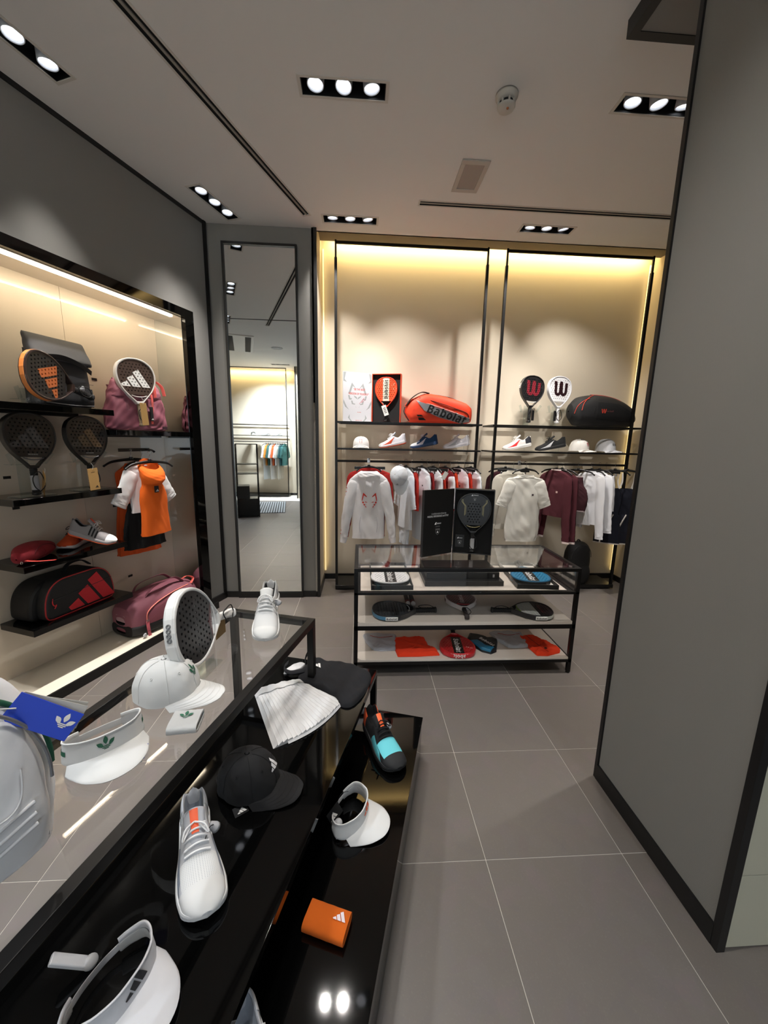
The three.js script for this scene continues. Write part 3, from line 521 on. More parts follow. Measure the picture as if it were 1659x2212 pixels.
function shoe(o, p, L = 0.285) {
  const patch = (u0, u1, v0, v1, off = 0.0012, nu = 12, nv = 8) => grid(nu, nv, (a, b) => shoeS(lerp(u0, u1, a), lerp(v0, v1, b), L, off));
  const quad = (P4, off = 0.0012, n = 6) => grid(n, n, (a, b) => { const u = lerp(lerp(P4[0][0], P4[1][0], a), lerp(P4[3][0], P4[2][0], a), b), v = lerp(lerp(P4[0][1], P4[1][1], a), lerp(P4[3][1], P4[2][1], a), b); return shoeS(u, v, L, off); });
  const M = (c, r = 0.75) => typeof c === 'object' ? c : mat(c, r), um = typeof o.upper === 'object' ? o.upper : cloth(o.upper, 26, 0.0005);
  const upper = part('upper', grid(56, 40, (a, b) => shoeS(a, lerp(-1, 1, b), L)), um, p);
  part('lining', patch(0.045, 0.40, -0.40, 0.40, 0.0012, 18, 18), cloth(o.lining || 0x1a1a1c, 30), upper);
  const sole = (y0, y1, f, bev) => { const pts = [], n = 40; for (let i = 0; i <= n; i++) { const u = i / n, w = (curve(SH.w, u) + f) * endTaper(u); pts.push([L * (u - 0.5), w + 0.006 * Math.sin(u * 3.4)]); } for (let i = n; i >= 0; i--) { const u = i / n, w = (curve(SH.w, u) + f) * endTaper(u); pts.push([L * (u - 0.5), -w + 0.006 * Math.sin(u * 3.4)]); }
    const g = new THREE.ExtrudeGeometry(poly(pts), { depth: 1, steps: 3, bevelEnabled: false }); const q = g.attributes.position;
    for (let i = 0; i < q.count; i++) { const x = q.getX(i), u = clamp(x / L + 0.5), z = q.getY(i), k = q.getZ(i), b = curve(SH.yb, u), t = curve(SH.ys, u), bul = 1 + 0.05 * Math.sin(k * PI); q.setXYZ(i, x, lerp(b, t, lerp(y0, y1, k)), z * bul); }
    g.deleteAttribute('normal'); g.computeVertexNormals(); return g; };
  part('midsole', sole(0.25, 1.02, 0.004), M(o.mid, 0.6), p); part('outsole', sole(0, 0.28, 0.003), M(o.out || o.mid, 0.7), p);
  if (o.toe) part('toe_cap', patch(o.toeAt || 0.8, 0.995, -0.98, 0.98, 0.0015, 14, 20), M(o.toe), upper);
  if (o.vamp) part('vamp_panel', patch(0.62, 0.86, -0.62, 0.62, 0.001, 12, 16), M(o.vamp), upper);
  if (o.heel) for (const s of [1, -1]) part('heel_counter', patch(0.004, o.heelAt || 0.17, s * 0.45, s, 0.0014, 10, 8), M(o.heel), upper);
  if (o.side) for (const s of [1, -1]) part('side_panel', quad([[0.42, s * 0.97], [0.8, s * 0.97], [0.72, s * 0.66], [0.5, s * 0.6]]), M(o.side), upper);
  if (o.stripes) for (let k = 0; k < 3; k++) { const a = 0.40 + k * 0.07; for (const s of [1, -1]) part('stripe', quad([[a + 0.035, s * 0.95], [a + 0.07, s * 0.95], [a + 0.075, s * 0.46], [a + 0.04, s * 0.42]], 0.0018, 5), M(o.stripes), upper); }
  if (o.slash) for (const s of [1, -1]) part('side_flash', quad([[0.52, s * 0.98], [0.86, s * 0.96], [0.62, s * 0.8], [0.36, s * 0.62]], 0.0018, 8), M(o.slash), upper);
  const tongue = part('tongue', shell(10, 8, (a, b) => { const g = lerp(0.57, 0.335, a), y0 = shoeS(0.57, 0, L)[1], zz = (b - 0.5) * 2; return [L * (g - 0.5), lerp(y0 + 0.001, 0.132, Math.pow(a, 0.85)) - 0.012 * zz * zz, -zz * lerp(0.02, 0.027, a) + 0.006 * Math.sin(g * 3.4)]; }, 0.006, { flip: true }), M(o.tongue || o.upper, 0.85), p);
  if (o.tab) part('tongue_tab', grid(8, 4, (a, b) => { const g = lerp(0.5, 0.345, a), y0 = shoeS(0.57, 0, L)[1], k = (0.57 - g) / 0.235, zz = (b - 0.5) * 2 * 0.38; return [L * (g - 0.5) + 0.001, lerp(y0 + 0.001, 0.132, Math.pow(k, 0.85)) - 0.012 * zz * zz + 0.0022, -zz * lerp(0.02, 0.027, k) + 0.006 * Math.sin(g * 3.4)]; }), M(o.tab, 0.5), tongue);
  if (o.laces !== 0) { const ls = []; for (let k = 0; k < 5; k++) { const u = 0.43 + k * 0.045, P = v => { const q = shoeS(u + 0.012 * v * (k % 2 ? 1 : -1), v, L, 0.0045); q[1] += 0.004 * (1 - Math.abs(v) * 2); return q; }; ls.push(tube([P(-0.34), P(-0.17), P(0), P(0.17), P(0.34)], 0.0026, 6, 14)); } const q = shoeS(0.44, 0, L, 0.006); ls.push(tube([[q[0], q[1] + 0.006, q[2]], [q[0] + 0.02, q[1] + 0.012, q[2] + 0.022], [q[0] + 0.035, q[1] - 0.004, q[2] + 0.03], [q[0] + 0.01, q[1] + 0.002, q[2] + 0.012]], 0.0022, 6, 20), tube([[q[0], q[1] + 0.006, q[2]], [q[0] + 0.02, q[1] + 0.01, q[2] - 0.022], [q[0] + 0.035, q[1] - 0.006, q[2] - 0.03], [q[0] + 0.01, q[1] + 0.002, q[2] - 0.012]], 0.0022, 6, 20)); part('laces', ls, M(o.laces || 0xf0f0f0, 0.9), p); }
  if (o.word) { const P = (x, y) => { const q = shoeS(0.38 - x * 3.2, 0.72 - y * 7, L, 0.002); return q; }; part('lettering', textOn(o.word[0], 0.012, P, 1, 0, 1), M(o.word[1]), upper); }
  if (o.security) securityTag(p, [L * -0.1, 0.06, -0.042]);
  return p;
}
function securityTag(p, at, turn = 0) {
  const c = part('security_tag', mv(new THREE.LatheGeometry([[0, 0.022], [0.006, 0.02], [0.012, 0.004], [0.013, -0.004], [0, -0.008]].map(q => new THREE.Vector2(...q)), 20).rotateX(0.5), ...at), TAGGREY, p);
  part('cable', tube([[at[0], at[1] + 0.01, at[2]], [at[0] + 0.02, at[1] + 0.03, at[2] + 0.015], [at[0] + 0.05, at[1] + 0.03, at[2] + 0.03]], 0.0011, 5), MATTEBLACK, c);
}
// --- cap: front to +x, rim on y = 0
function capCrown(phi, k, o) {                            // phi round the head, k 0 crown .. 1 rim
  const rx = (Math.cos(phi) > 0 ? o.rx : o.rxb) || 0.098, rz = o.rz || 0.080, h = o.h || 0.108, th = k * PI / 2, fr = Math.max(0, Math.cos(phi)), r = Math.pow(Math.sin(th), 0.72), y = h * Math.pow(Math.cos(th), 0.85) * (1 + 0.05 * fr * Math.sin(th)), pan = 1 - 0.022 * Math.pow(Math.abs(Math.cos(phi * 3)), 6) * Math.sin(th), soft = 1 + (o.soft || 0.012) * wob(phi * 2, k * 4, o.k || 0) * Math.sin(th);
  return [rx * r * pan * soft * Math.cos(phi), y + 0.010, rz * r * pan * soft * Math.sin(phi)];
}
function brimPt(a, e, o) {                                // a -1..1 across, e 0..1 outwards
  const phi = a * 1.2, rim = capCrown(phi, 0.985, o), len = 0.082 * Math.pow(Math.max(0, Math.cos(a * 1.45)), 0.55), out = e * len;
  return [rim[0] + out * (1 - 0.25 * a * a), 0.012 + 0.014 * (1 - a * a) - out * 0.22 - 0.010 * a * a * e, rim[2] * (1 + 0.10 * e)];
}
function cap(o, p) {
  const cm = cloth(o.color, 30, 0.0005), crown = part('crown', grid(48, 14, (a, k) => capCrown(a * 2 * PI, 0.02 + 0.98 * k, o), { flip: true }), cm, p);
  const brim = part('brim', shell(24, 8, (a, e) => brimPt(a * 2 - 1, e, o), 0.0028, { flip: false }), cloth(o.brim || o.color, 30, 0.0004), p);
  const st = []; for (const e of [0.2, 0.4, 0.6, 0.8]) st.push(tube(Array.from({ length: 13 }, (_, i) => { const q = brimPt(-0.9 + i * 0.15, e, o); q[1] += 0.0004; return q; }), 0.00035, 4, 30)); part('stitching', st, cm, brim);
  part('button', mv(new THREE.SphereGeometry(0.006, 12, 8).scale(1, 0.6, 1), 0, (o.h || 0.108) + 0.0105, 0), cm, p);
  const seams = []; for (let s = 0; s < 6; s++) { const f = s * PI / 3 + PI / 6 * 0; seams.push(tube(Array.from({ length: 9 }, (_, i) => { const q = capCrown(f, 0.06 + i * 0.115, o); return [q[0] * 1.004, q[1] + 0.0008, q[2] * 1.004]; }), 0.0009, 4, 24)); } part('seams', seams, cm, crown);
  part('eyelets', [0.55, 1.6, 2.6, -0.55, -1.6, -2.6].map(f => { const q = capCrown(f, 0.5, o), g = new THREE.TorusGeometry(0.0028, 0.0009, 6, 12); g.lookAt(V(q[0], q[1] * 0.7, q[2])); return mv(g, q[0] * 1.01, q[1] + 0.001, q[2] * 1.01); }), cm, crown);
  part('back_strap', strap([[-0.098, 0.014, 0.02], [-0.112, 0.012, 0], [-0.104, 0.014, -0.03], [-0.092, 0.016, -0.045]], 0.016, 0.002, [0, 1, 0]), cm, p);
  if (o.mark) part('emblem', mapped(o.mark, (x, y) => { const q = capCrown(x / 0.09 * -1 + (o.markPhi || 0), clamp(0.68 - y * 9.5, 0.05, 1), o); const l = Math.hypot(q[0], q[2]); return [q[0] + q[0] / l * 0.0016, q[1] + 0.0008, q[2] + q[2] / l * 0.0016]; }, 1), mat(o.markColor, 0.7), crown);
  return p;
}
function visor(o, p) {
  o = { rx: 0.068, rxb: 0.046, rz: 0.088, ...o };
  const ring = (a, k) => { const phi = lerp(-2.55, 2.55, a), fr = 0.5 + 0.5 * Math.cos(phi), h = lerp(0.03, 0.062, Math.pow(fr, 0.7)), q = capCrown(phi, 1, o); return [q[0] * (1.02 - 0.05 * k), 0.010 + k * h, q[2] * (1.02 - 0.07 * k)]; };
  const cm = cloth(o.color, 30, 0.0005), band = part('band', shell(44, 6, (a, k) => ring(a, k), 0.003, { flip: true }), cm, p);
  const brim = part('brim', shell(24, 8, (a, e) => brimPt(a * 2 - 1, e, o), 0.0028), cloth(o.color, 30, 0.0004), p);
  part('edge_binding', tube(Array.from({ length: 30 }, (_, i) => ring(i / 29, 1)), 0.0022, 6, 60), cm, band);
  part('sweatband', shell(44, 3, (a, k) => { const q = ring(a, 0.1 + 0.6 * k); return [q[0] * 0.95, q[1], q[2] * 0.95]; }, 0.001, { flip: true }), cloth(o.inner || 0xd9d9d9, 30), band);
  const e0 = ring(0, 0.4), e1 = ring(1, 0.4); part('back_strap', strap([[e0[0], e0[1], e0[2]], [-o.rxb * 1.02, 0.02, -0.02], [-o.rxb * 1.02, 0.02, 0.02], [e1[0], e1[1], e1[2]]], 0.018, 0.002, [0, 1, 0]), cm, p);
  if (o.stripe) for (const s of [0, 1]) part('side_stripe', grid(14, 2, (a, k) => { const q = ring(s ? lerp(0.74, 0.97, a) : lerp(0.03, 0.26, a), 0.42 + 0.22 * k); return [q[0] * 1.012, q[1], q[2] * 1.012]; }), mat(o.stripe, 0.8), band);
  if (o.mark) part('emblem', mapped(o.mark, (x, y) => { const q = ring(0.5 + (-x / 0.094 + (o.markPhi || 0)) / 5.1, clamp(0.5 + y / 0.056)); const l = Math.hypot(q[0], q[2]); return [q[0] + q[0] / l * 0.0015, q[1], q[2] + q[2] / l * 0.0015]; }, 1), mat(o.markColor, 0.7), band);
  return p;
}
// --- hanger and garment: hook of the hanger at 0,0,0, front to +z
function hangerGeo(half, drop = 0.085, bar = false) {
  const arm = s => loft([[0, -0.058], [0.35, -0.063], [0.75, -0.075], [1, -drop]].map(([k, y]) => ({ c: [s * half * k, y, 0], a: 0.011 - 0.003 * k, b: 0.007, ax: [0, 1, 0], ay: [0, 0, 1] })), 10, { m: 14 });
  return bar ? [rbx(-half, half, -0.088, -0.062, -0.007, 0.007, 0.003)] : [arm(1), arm(-1), mv(new THREE.SphereGeometry(0.008, 10, 8), half, -drop, 0), mv(new THREE.SphereGeometry(0.008, 10, 8), -half, -drop, 0), mv(cyl(0.012, 0.014, 0.016, 14), 0, -0.05, 0)];
}
function hanger(label, frame, x, y, z, turn, half = 0.19, bar = false, mirrorTag) {
  const o = thing('clothes_hanger', label, 'hanger', frame, x, y, z, turn, 'clothes hangers');
  part('body', hangerGeo(half, 0.1, bar), mat(0x0b0a0a, 0.4), o);
  part('hook', tube([[0, -0.056, 0], [0, -0.022, 0], [-0.004, -0.014, 0.008], [0, 0.0125, 0.0135], [0, 0.014, 0], [0, 0.006, -0.0135]], 0.0016, 6, 30), CHROME, o);
  if (bar) for (const s of [-1, 1]) { part('clip', [rbx(s * half * 0.75 - 0.008, s * half * 0.75 + 0.008, -0.112, -0.086, -0.008, 0.008, 0.002)], CHROME, o); }
  return o;
}
function garment(name, label, g) {                        // g: frame,x,y,z,turn + shape
  const o = thing(name, label, g.cat || 'garment', g.frame || 'room', g.x, g.y, g.z, g.turn || 0, g.group);
  const cm = g.mat || cloth(g.color, 22, 0.0007), d = g.depth || 0.034, fk = g.fk || 0, fa = g.fold === undefined ? 0.007 : g.fold, n = g.folds || 5;
  const rows = g.rows || [[g.yN, g.neck, 0.75], [g.yN - 0.02, lerp(g.neck, g.sh, 0.45), 0.8], [g.yS, g.sh, 0.7], [lerp(g.yS, g.yH, 0.22), g.chest, 1], [lerp(g.yS, g.yH, 0.6), lerp(g.chest, g.hem, 0.6), 1], [g.yH, g.hem, 1.05]];
  const body = part('body', loft(rows.map(([y, a, k, cx]) => ({ c: [cx || 0, y, 0], a, b: d * k, e: 2.3 })), 72, { m: 40, fold: (t, v) => { const s = smooth(0.15, 0.6, t); return fa * s * (Math.sin(v * 2 * PI * n + fk) * 0.6 + Math.sin(v * 2 * PI * (n * 2 + 1) + fk * 2 + t * 3) * 0.35) + (g.crumple || 0.004) * wob(v * 9, t * 6, fk); } }), cm, o);
  if (g.hemline !== false) part('hem', loft([[rows[rows.length - 1][0] + 0.012], [rows[rows.length - 1][0]]].map(([y]) => ({ c: [rows[rows.length - 1][3] || 0, y, 0], a: rows[rows.length - 1][1] + 0.001, b: d * rows[rows.length - 1][2] + 0.001, e: 2.3 })), 72, { m: 2, fold: (t, v) => fa * (Math.sin(v * 2 * PI * n + fk) * 0.6 + Math.sin(v * 2 * PI * (n * 2 + 1) + fk * 2 + 3) * 0.35) + 0.004 * wob(v * 9, 6, fk) + 0.0008 }), g.trim ? cloth(g.trim, 22) : cm, body);
  if (g.sleeve) for (const s of [-1, 1]) {
    const [ex, ey, w0, w1, bend] = g.sleeve, x0 = s * (g.sh - w0 * 0.8), y0 = g.yS - w0 * 0.45, dx = s * ex - x0, dy = ey - y0, l = Math.hypot(dx, dy), px = -dy / l, py = dx / l;
    const sec = [-0.12, 0, 0.5, 0.85, 1].map(k => ({ c: [x0 + dx * k + s * (bend || 0) * Math.sin(Math.max(0, k) * PI), y0 + dy * k, 0.002 + 0.006 * Math.sin(k * 2.6)], a: k < 0 ? w0 * 0.25 : lerp(w0, w1, k), b: k < 0 ? 0.003 : lerp(d * 0.72, d * 0.58, k), ax: [px, py, 0], ay: [0, 0, 1], e: 2.2 }));
    const sl = part('sleeve', loft(sec, 32, { m: 26, fold: (t, v) => 0.0045 * wob(v * 7, t * 9, s + fk) }), g.sleeveColor ? cloth(g.sleeveColor, 22) : cm, o);
    const c1 = sec[4], cf = g.cuff || 0.012, e2 = { ...c1, a: c1.a * (g.cuffTight || 1.02), c: [c1.c[0] + dx / l * cf, c1.c[1] + dy / l * cf, c1.c[2]] };
    part('cuff', loft([{ ...c1, a: c1.a * 1.02, b: c1.b * 1.03 }, { ...e2, b: c1.b * 1.02 }], 28, { m: 4 }), g.trim ? cloth(g.trim, 22) : cm, sl);
  }
  if (g.neckRing !== false) part('neckband', loft([[g.yN + 0.012, g.neck * 0.92], [g.yN, g.neck * 1.02]].map(([y, a]) => ({ c: [0, y, 0], a, b: d * 0.78, e: 2 })), 36, { m: 4, fold: (t, v) => 0 }), g.trim ? cloth(g.trim, 22) : cm, body);
  if (g.mark) part('emblem', mapped(g.mark, (x, y) => { const yy = g.markAt[1] + y, xx = g.markAt[0] + x, k = clamp(1 - Math.pow(Math.abs(xx) / (g.chest * 1.02), 2.3)); return [xx, yy, d * Math.pow(k, 1 / 2.3) + 0.0105]; }, 1), mat(g.markColor, 0.8), body);
  if (g.hang) hanger(g.hang, g.frame || 'room', g.x, g.hy === undefined ? g.y : g.hy, g.z, g.turn || 0, g.hangHalf || Math.min(0.2, (g.sh || 0.18) * 0.96), g.bar);
  return o;
}
// --- swing ticket
function ticket(name, label, cat, w, h, m, frame, s, y, t, turn, tilt = 0, deco) {
  const o = thing(name, label, cat, frame, s, y, t, turn); const q = new THREE.Group(); o.rotation.order = 'YXZ'; o.rotation.z = tilt;
  part('card', rbx(-w / 2, w / 2, -h, 0, -0.0008, 0.0008, 0.0005, 1), m, o); part('string', tube([[0, -0.008, 0.001], [0.004, 0.015, 0.004], [-0.004, 0.035, 0]], 0.0009, 5), PAPER, o); if (deco) deco(o); return o;
}

// soft flat thing lying on a surface, star-shaped outline in x, z
function pillow(pts, H, o = {}) {
  const c = new THREE.CurvePath(); pts.forEach(([x, z], i) => { const [x2, z2] = pts[(i + 1) % pts.length]; c.add(new THREE.LineCurve3(V(x, 0, z), V(x2, 0, z2))); });
  if (o.round) { const r = new THREE.CatmullRomCurve3(pts.map(([x, z]) => V(x, 0, z)), true, 'centripetal'); c.getPointAt = t => r.getPointAt(t); }
  const n = o.n || 96, rings = o.rings || 9, cx = o.c ? o.c[0] : pts.reduce((a, p) => a + p[0], 0) / pts.length, cz = o.c ? o.c[1] : pts.reduce((a, p) => a + p[1], 0) / pts.length;
  return grid(rings, n, (u, v) => { const q = c.getPointAt(v % 1), k = Math.pow(u, 1.4), x = lerp(q.x, cx, k), z = lerp(q.z, cz, k), e = Math.sqrt(clamp(u * 5)); return [x, 0.001 + H * e * (1 + (o.w || 0.35) * wob(x * (o.f || 14), z * (o.f || 14), o.k || 0)), z]; }, { wrapV: true, flip: true });
}
// bag body lofted along x: secs [x, centre y, half height, half depth, exponent]
function bagBody(secs, o = {}) {
  const X = secs.map(s => s[0]), f = i => x => curve(secs.map(s => [s[0], s[i]]), x), cy = f(1), hh = f(2), b = f(3), e = f(4), n = secs.length - 1;
  const g = grid(o.m || n * 7, 44, (u, v) => { const x = curve(X.map((q, i) => [i / n, q]), u), w = v * 2 * PI, ee = 2 / e(x), cs = Math.cos(w), sn = Math.sin(w), k = 1 + (o.w || 0.012) * wob(x * 12, v * 12, o.k || 0); return [x, cy(x) + Math.sign(sn) * Math.pow(Math.abs(sn), ee) * hh(x) * k, Math.sign(cs) * Math.pow(Math.abs(cs), ee) * b(x) * k]; }, { wrapV: true });
  const frontZ = (x, y, off = 0.002) => { const r = Math.abs((y - cy(x)) / (hh(x) || 1e-4)); return b(x) * Math.pow(Math.max(0, 1 - Math.pow(Math.min(r, 1), e(x))), 1 / e(x)) * (1 + (o.w || 0.012)) + off; };
  const line = (pts, r, off = 0.001) => tube(pts.map(([x, y]) => [x, y, frontZ(x, y, off)]), r, 6, pts.length * 8);
  return { g, frontZ, line, cy, hh, b };
}
function arcShape(w, h, r) { const s = new THREE.Shape(); s.moveTo(-w + r * 0.4, 0); s.lineTo(w - r * 0.4, 0); s.quadraticCurveTo(w, 0, w, r * 0.4); s.bezierCurveTo(w, h * 0.75, w * 0.75, h, w * 0.35, h); s.lineTo(-w * 0.35, h); s.bezierCurveTo(-w * 0.75, h, -w, h * 0.75, -w, r * 0.4); s.quadraticCurveTo(-w, 0, -w + r * 0.4, 0); return s; }
function boxShape(w, h, r) { const s = new THREE.Shape(); s.moveTo(-w + r, -h); s.lineTo(w - r, -h); s.quadraticCurveTo(w, -h, w, -h + r); s.lineTo(w, h - r); s.quadraticCurveTo(w, h, w - r, h); s.lineTo(-w + r, h); s.quadraticCurveTo(-w, h, -w, h - r); s.lineTo(-w, -h + r); s.quadraticCurveTo(-w, -h, -w + r, -h); return s; }
const tilt = (o, x = 0, z = 0) => { o.rotation.order = 'YXZ'; o.rotation.x = x; o.rotation.z = z; return o; };
function wristband(label, color, s, y, t, turn, w, l, h, mark, mc, ox = 0) {
  const o = thing('wristband', label, 'wristband', 'tab', s, y, t, turn), cm = cloth(color, 16, 0.0016, 0.98);
  const f = (u, v) => { const a = v * 2 * PI, cs = Math.cos(a), sn = Math.sin(a); return [lerp(-l, l, u), h + Math.sign(sn) * Math.pow(Math.abs(sn), 0.75) * h * (1 + 0.08 * wob(u * 8, v * 8)), Math.sign(cs) * Math.pow(Math.abs(cs), 0.5) * w]; };
  part('band', [grid(20, 32, f, { wrapV: true, flip: true }), grid(8, 32, (u, v) => { const p = f(u, v); return [p[0], h + (p[1] - h) * 0.55, p[2] * 0.9]; }, { wrapV: true }), ...[0, 1].map(e => grid(2, 32, (u, v) => { const p = f(e, v), k = lerp(1, 0.9, u); return [p[0], h + (p[1] - h) * lerp(1, 0.55, u), p[2] * k]; }, { wrapV: true, flip: !!e }))], cm, o);
  part('emblem', mapped(mark, (x, z) => [x + ox, 2 * h * 1.06 + 0.001, -z]), mat(mc, 0.7), o); return o;
}
function acrylicStand(label, frame, s, y, t, turn, up) {
  const o = thing('acrylic_stand', label, 'stand', frame, s, y, t, turn, 'clear acrylic racket stands');
  part('base', rbx(-0.09, 0.09, 0, 0.004, -0.05, 0.06, 0.001, 1), ACRYL, o); part('upright', rbx(-0.03, 0.03, 0.004, up, -0.05, -0.046, 0.001, 1), ACRYL, o);
  for (const k of [-1, 1]) { const g = rbx(-0.012, 0.012, 0, 0.07, -0.002, 0.002, 0.001, 1); g.rotateX(0.35); g.rotateZ(-k * 0.5); part('prong', [mv(g, k * 0.075, up - 0.06, 0.012), rbx(Math.min(k * 0.03, k * 0.085), Math.max(k * 0.03, k * 0.085), up - 0.065, up - 0.061, -0.048, 0.012, 0.001, 1)], ACRYL, o); }
  return o;
}

// ---------------------------------------------------------------- goods in the lit cabinet
{ // charcoal roll-top backpack
  const o = thing('backpack', 'charcoal roll-top backpack at the top left of the cabinet', 'backpack', 'wall', 1.725, 1.6555, -2.575, 0.05), cm = cloth(0x2b2b2e, 20, 0.0008, 0.7);
  part('body', loft([[0, 0.15, 0.06], [0.02, 0.165, 0.075], [0.15, 0.16, 0.078], [0.27, 0.155, 0.07], [0.31, 0.156, 0.055]].map(([y, a, b]) => ({ c: [0, y, 0], a, b, e: 3.4 })), 40, { fold: (t, v) => 0.004 * wob(v * 9, t * 5, 2) }), cm, o);
  const flap = part('roll_top', loft([[0.255, 0.165, 0.045, 0.045], [0.275, 0.168, 0.055, 0.04], [0.34, 0.166, 0.04, 0.02], [0.385, 0.164, 0.022, 0.006], [0.395, 0.162, 0.004, 0.002]].map(([y, a, b, z]) => ({ c: [-0.004, y, z], a, b, e: 4 })), 40, { fold: (t, v) => 0.003 * wob(v * 7, t * 4, 7) }), cloth(0x3a3a3d, 20, 0.0008, 0.65), o);
  part('closing_strap', strap([[-0.155, 0.26, 0.07], [-0.05, 0.275, 0.105], [0.07, 0.25, 0.10], [0.155, 0.22, 0.07]], 0.028, 0.003, [0, 1, 0.3]), MATTEBLACK, o);
  part('front_pocket', loft([[0.012, 0.15, 0.02], [0.05, 0.152, 0.03], [0.12, 0.15, 0.02]].map(([y, a, b]) => ({ c: [0, y, 0.06], a, b, e: 4 })), 32), cloth(0x232326, 20), o);
  part('piping', tube([[-0.14, 0.02, 0.082], [0, 0.012, 0.09], [0.14, 0.018, 0.082]], 0.003, 6), mat(0x6f7072, 0.5), o);
  securityTag(o, [0.055, 0.11, 0.105]);
}
{
  const o = tilt(thing('padel_racket', 'black and orange racket lying sideways in front of the charcoal backpack', 'racket', 'wall', 1.845, 1.722, -2.475, 0.28), -0.12, R(76));
  racket({ key: 'orangebars', frame: 0x241310, bumper: 0xc4763a, grip: 0x141214, draw: (x, w, h) => barsDraw(x, w, h, '#0e0d0e', '#a8582a', null, 0) }, o);
  acrylicStand('clear acrylic stand under the black and orange racket', 'wall', 1.53, 1.6555, -2.49, 0.1, 0.085);
}
{ // pink soft bag on the upper right shelf
  const o = thing('soft_bag', 'dusty pink soft bag with coral straps behind the white-barred racket', 'bag', 'wall', 2.225, 1.5325, -2.575, 0.06), cm = cloth(0x8e4f5e, 20, 0.0007, 0.6);
  part('body', loft([[0, 0.2, 0.09], [0.03, 0.222, 0.1], [0.14, 0.215, 0.1], [0.25, 0.195, 0.085], [0.3, 0.19, 0.06]].map(([y, a, b]) => ({ c: [0, y, 0], a, b, e: 3 })), 56, { m: 36, fold: (t, v) => 0.012 * wob(v * 11, t * 5, 3) }), cm, o);
  part('rolled_top', loft([[0.225, 0.2, 0.075], [0.27, 0.198, 0.075], [0.33, 0.185, 0.035], [0.345, 0.18, 0.01]].map(([y, a, b]) => ({ c: [-0.004, y, 0.015], a, b, e: 3 })), 44, { fold: (t, v) => 0.006 * wob(v * 9, t * 5, 5) }), cm, o);
  const C = mat(0xe0615a, 0.65);
  for (const x of [0.0, 0.105]) part('carry_strap', strap([[x - 0.03, 0.24, 0.105], [x - 0.012, 0.33, 0.085], [x + 0.025, 0.365, 0.05], [x + 0.055, 0.33, 0.085], [x + 0.06, 0.26, 0.105]], 0.022, 0.003, [0.6, 0.2, 1]), C, o);
  part('cross_strap', strap([[-0.02, 0.3, 0.09], [0.03, 0.26, 0.11], [0.02, 0.05, 0.115]], 0.02, 0.003, [1, 0, 0]), C, o);
  const pt = part('pull_tab', rbx(0.004, 0.032, 0.07, 0.17, 0.116, 0.12, 0.001), mat(0x121012, 0.6), o); part('emblem', mapped(bars(0.02), (x, y) => [0.018 + x, 0.078 + y, 0.121]), PAPER, pt);
  part('label', rbx(0.13, 0.175, 0.012, 0.035, 0.096, 0.1, 0.001), mat(0x3a2028, 0.6), o);
}
{
  const o = tilt(thing('padel_racket', 'brown racket with white bars standing in front of the pink bag', 'racket', 'wall', 2.155, 1.562, -2.445, -0.25), -0.06, 0.03);
  racket({ key: 'whitebars', frame: 0xd9d4cf, grip: 0x8c7a62, bridge: 0xb9b2aa, draw: (x, w, h) => { barsDraw(x, w, h, '#4a3a33', '#f0efec'); x.globalCompositeOperation = 'destination-over'; } }, o);
  ticket('swing_ticket', 'crumpled kraft swing ticket on the white-barred racket', 'tag', 0.045, 0.15, KRAFT, 'wall', 2.15, 1.72, -2.42, -0.2, 0.06);
  acrylicStand('clear acrylic stand under the white-barred racket', 'wall', 2.15, 1.5325, -2.475, 0, 0.2);
}
for (const [k, s, lab, cols] of [['greybars', 1.475, 'left of the two black rackets, with faint grey bars', ['#3a3a3b', '#3e3e3f', '#434344']], ['goldbars', 1.79, 'right of the two black rackets, with faint gold bars and kraft ticket', ['#403d38', '#594a35', '#66523a']]]) {
  const o = tilt(thing('padel_racket', lab, 'racket', 'wall', s, 1.158, -2.485, 0.02), -0.07, k === 'greybars' ? -0.05 : -0.03);
  racket({ key: k, frame: 0x0b0b0c, grip: 0x0c0c0d, bridge: 0x55555a, wrap: k === 'greybars' ? mat(0x8d8f93, 0.4) : undefined, draw: (x, w, h) => { barsDraw(x, w, h, '#0b0b0c', '', cols); x.fillStyle = '#b8b8b8'; fitText(x, 'METALBONE', w * 0.5, h * 0.9, w * 0.2, 16); } }, o);
  acrylicStand(`clear acrylic stand under the ${k === 'greybars' ? 'left' : 'right'} black racket`, 'wall', s, 1.1535, -2.52, 0, 0.24);
}
ticket('swing_ticket', 'kraft swing ticket hanging from the right black racket', 'tag', 0.068, 0.135, KRAFT, 'wall', 1.765, 1.292, -2.44, 0.1, 0.05, o => { part('emblem', mapped(bars(0.022), (x, y) => [x + 0.01, -0.122 + y, 0.0012]), MATTEBLACK, o); part('lettering', textOn('adidas', 0.006, (x, y) => [x, -0.024 + y, 0.0012]), MATTEBLACK, o); });
ticket('swing_ticket', 'kraft swing ticket sticking out sideways from the left black racket', 'tag', 0.055, 0.15, KRAFT, 'wall', 1.505, 1.283, -2.45, 1.2, 0.62);
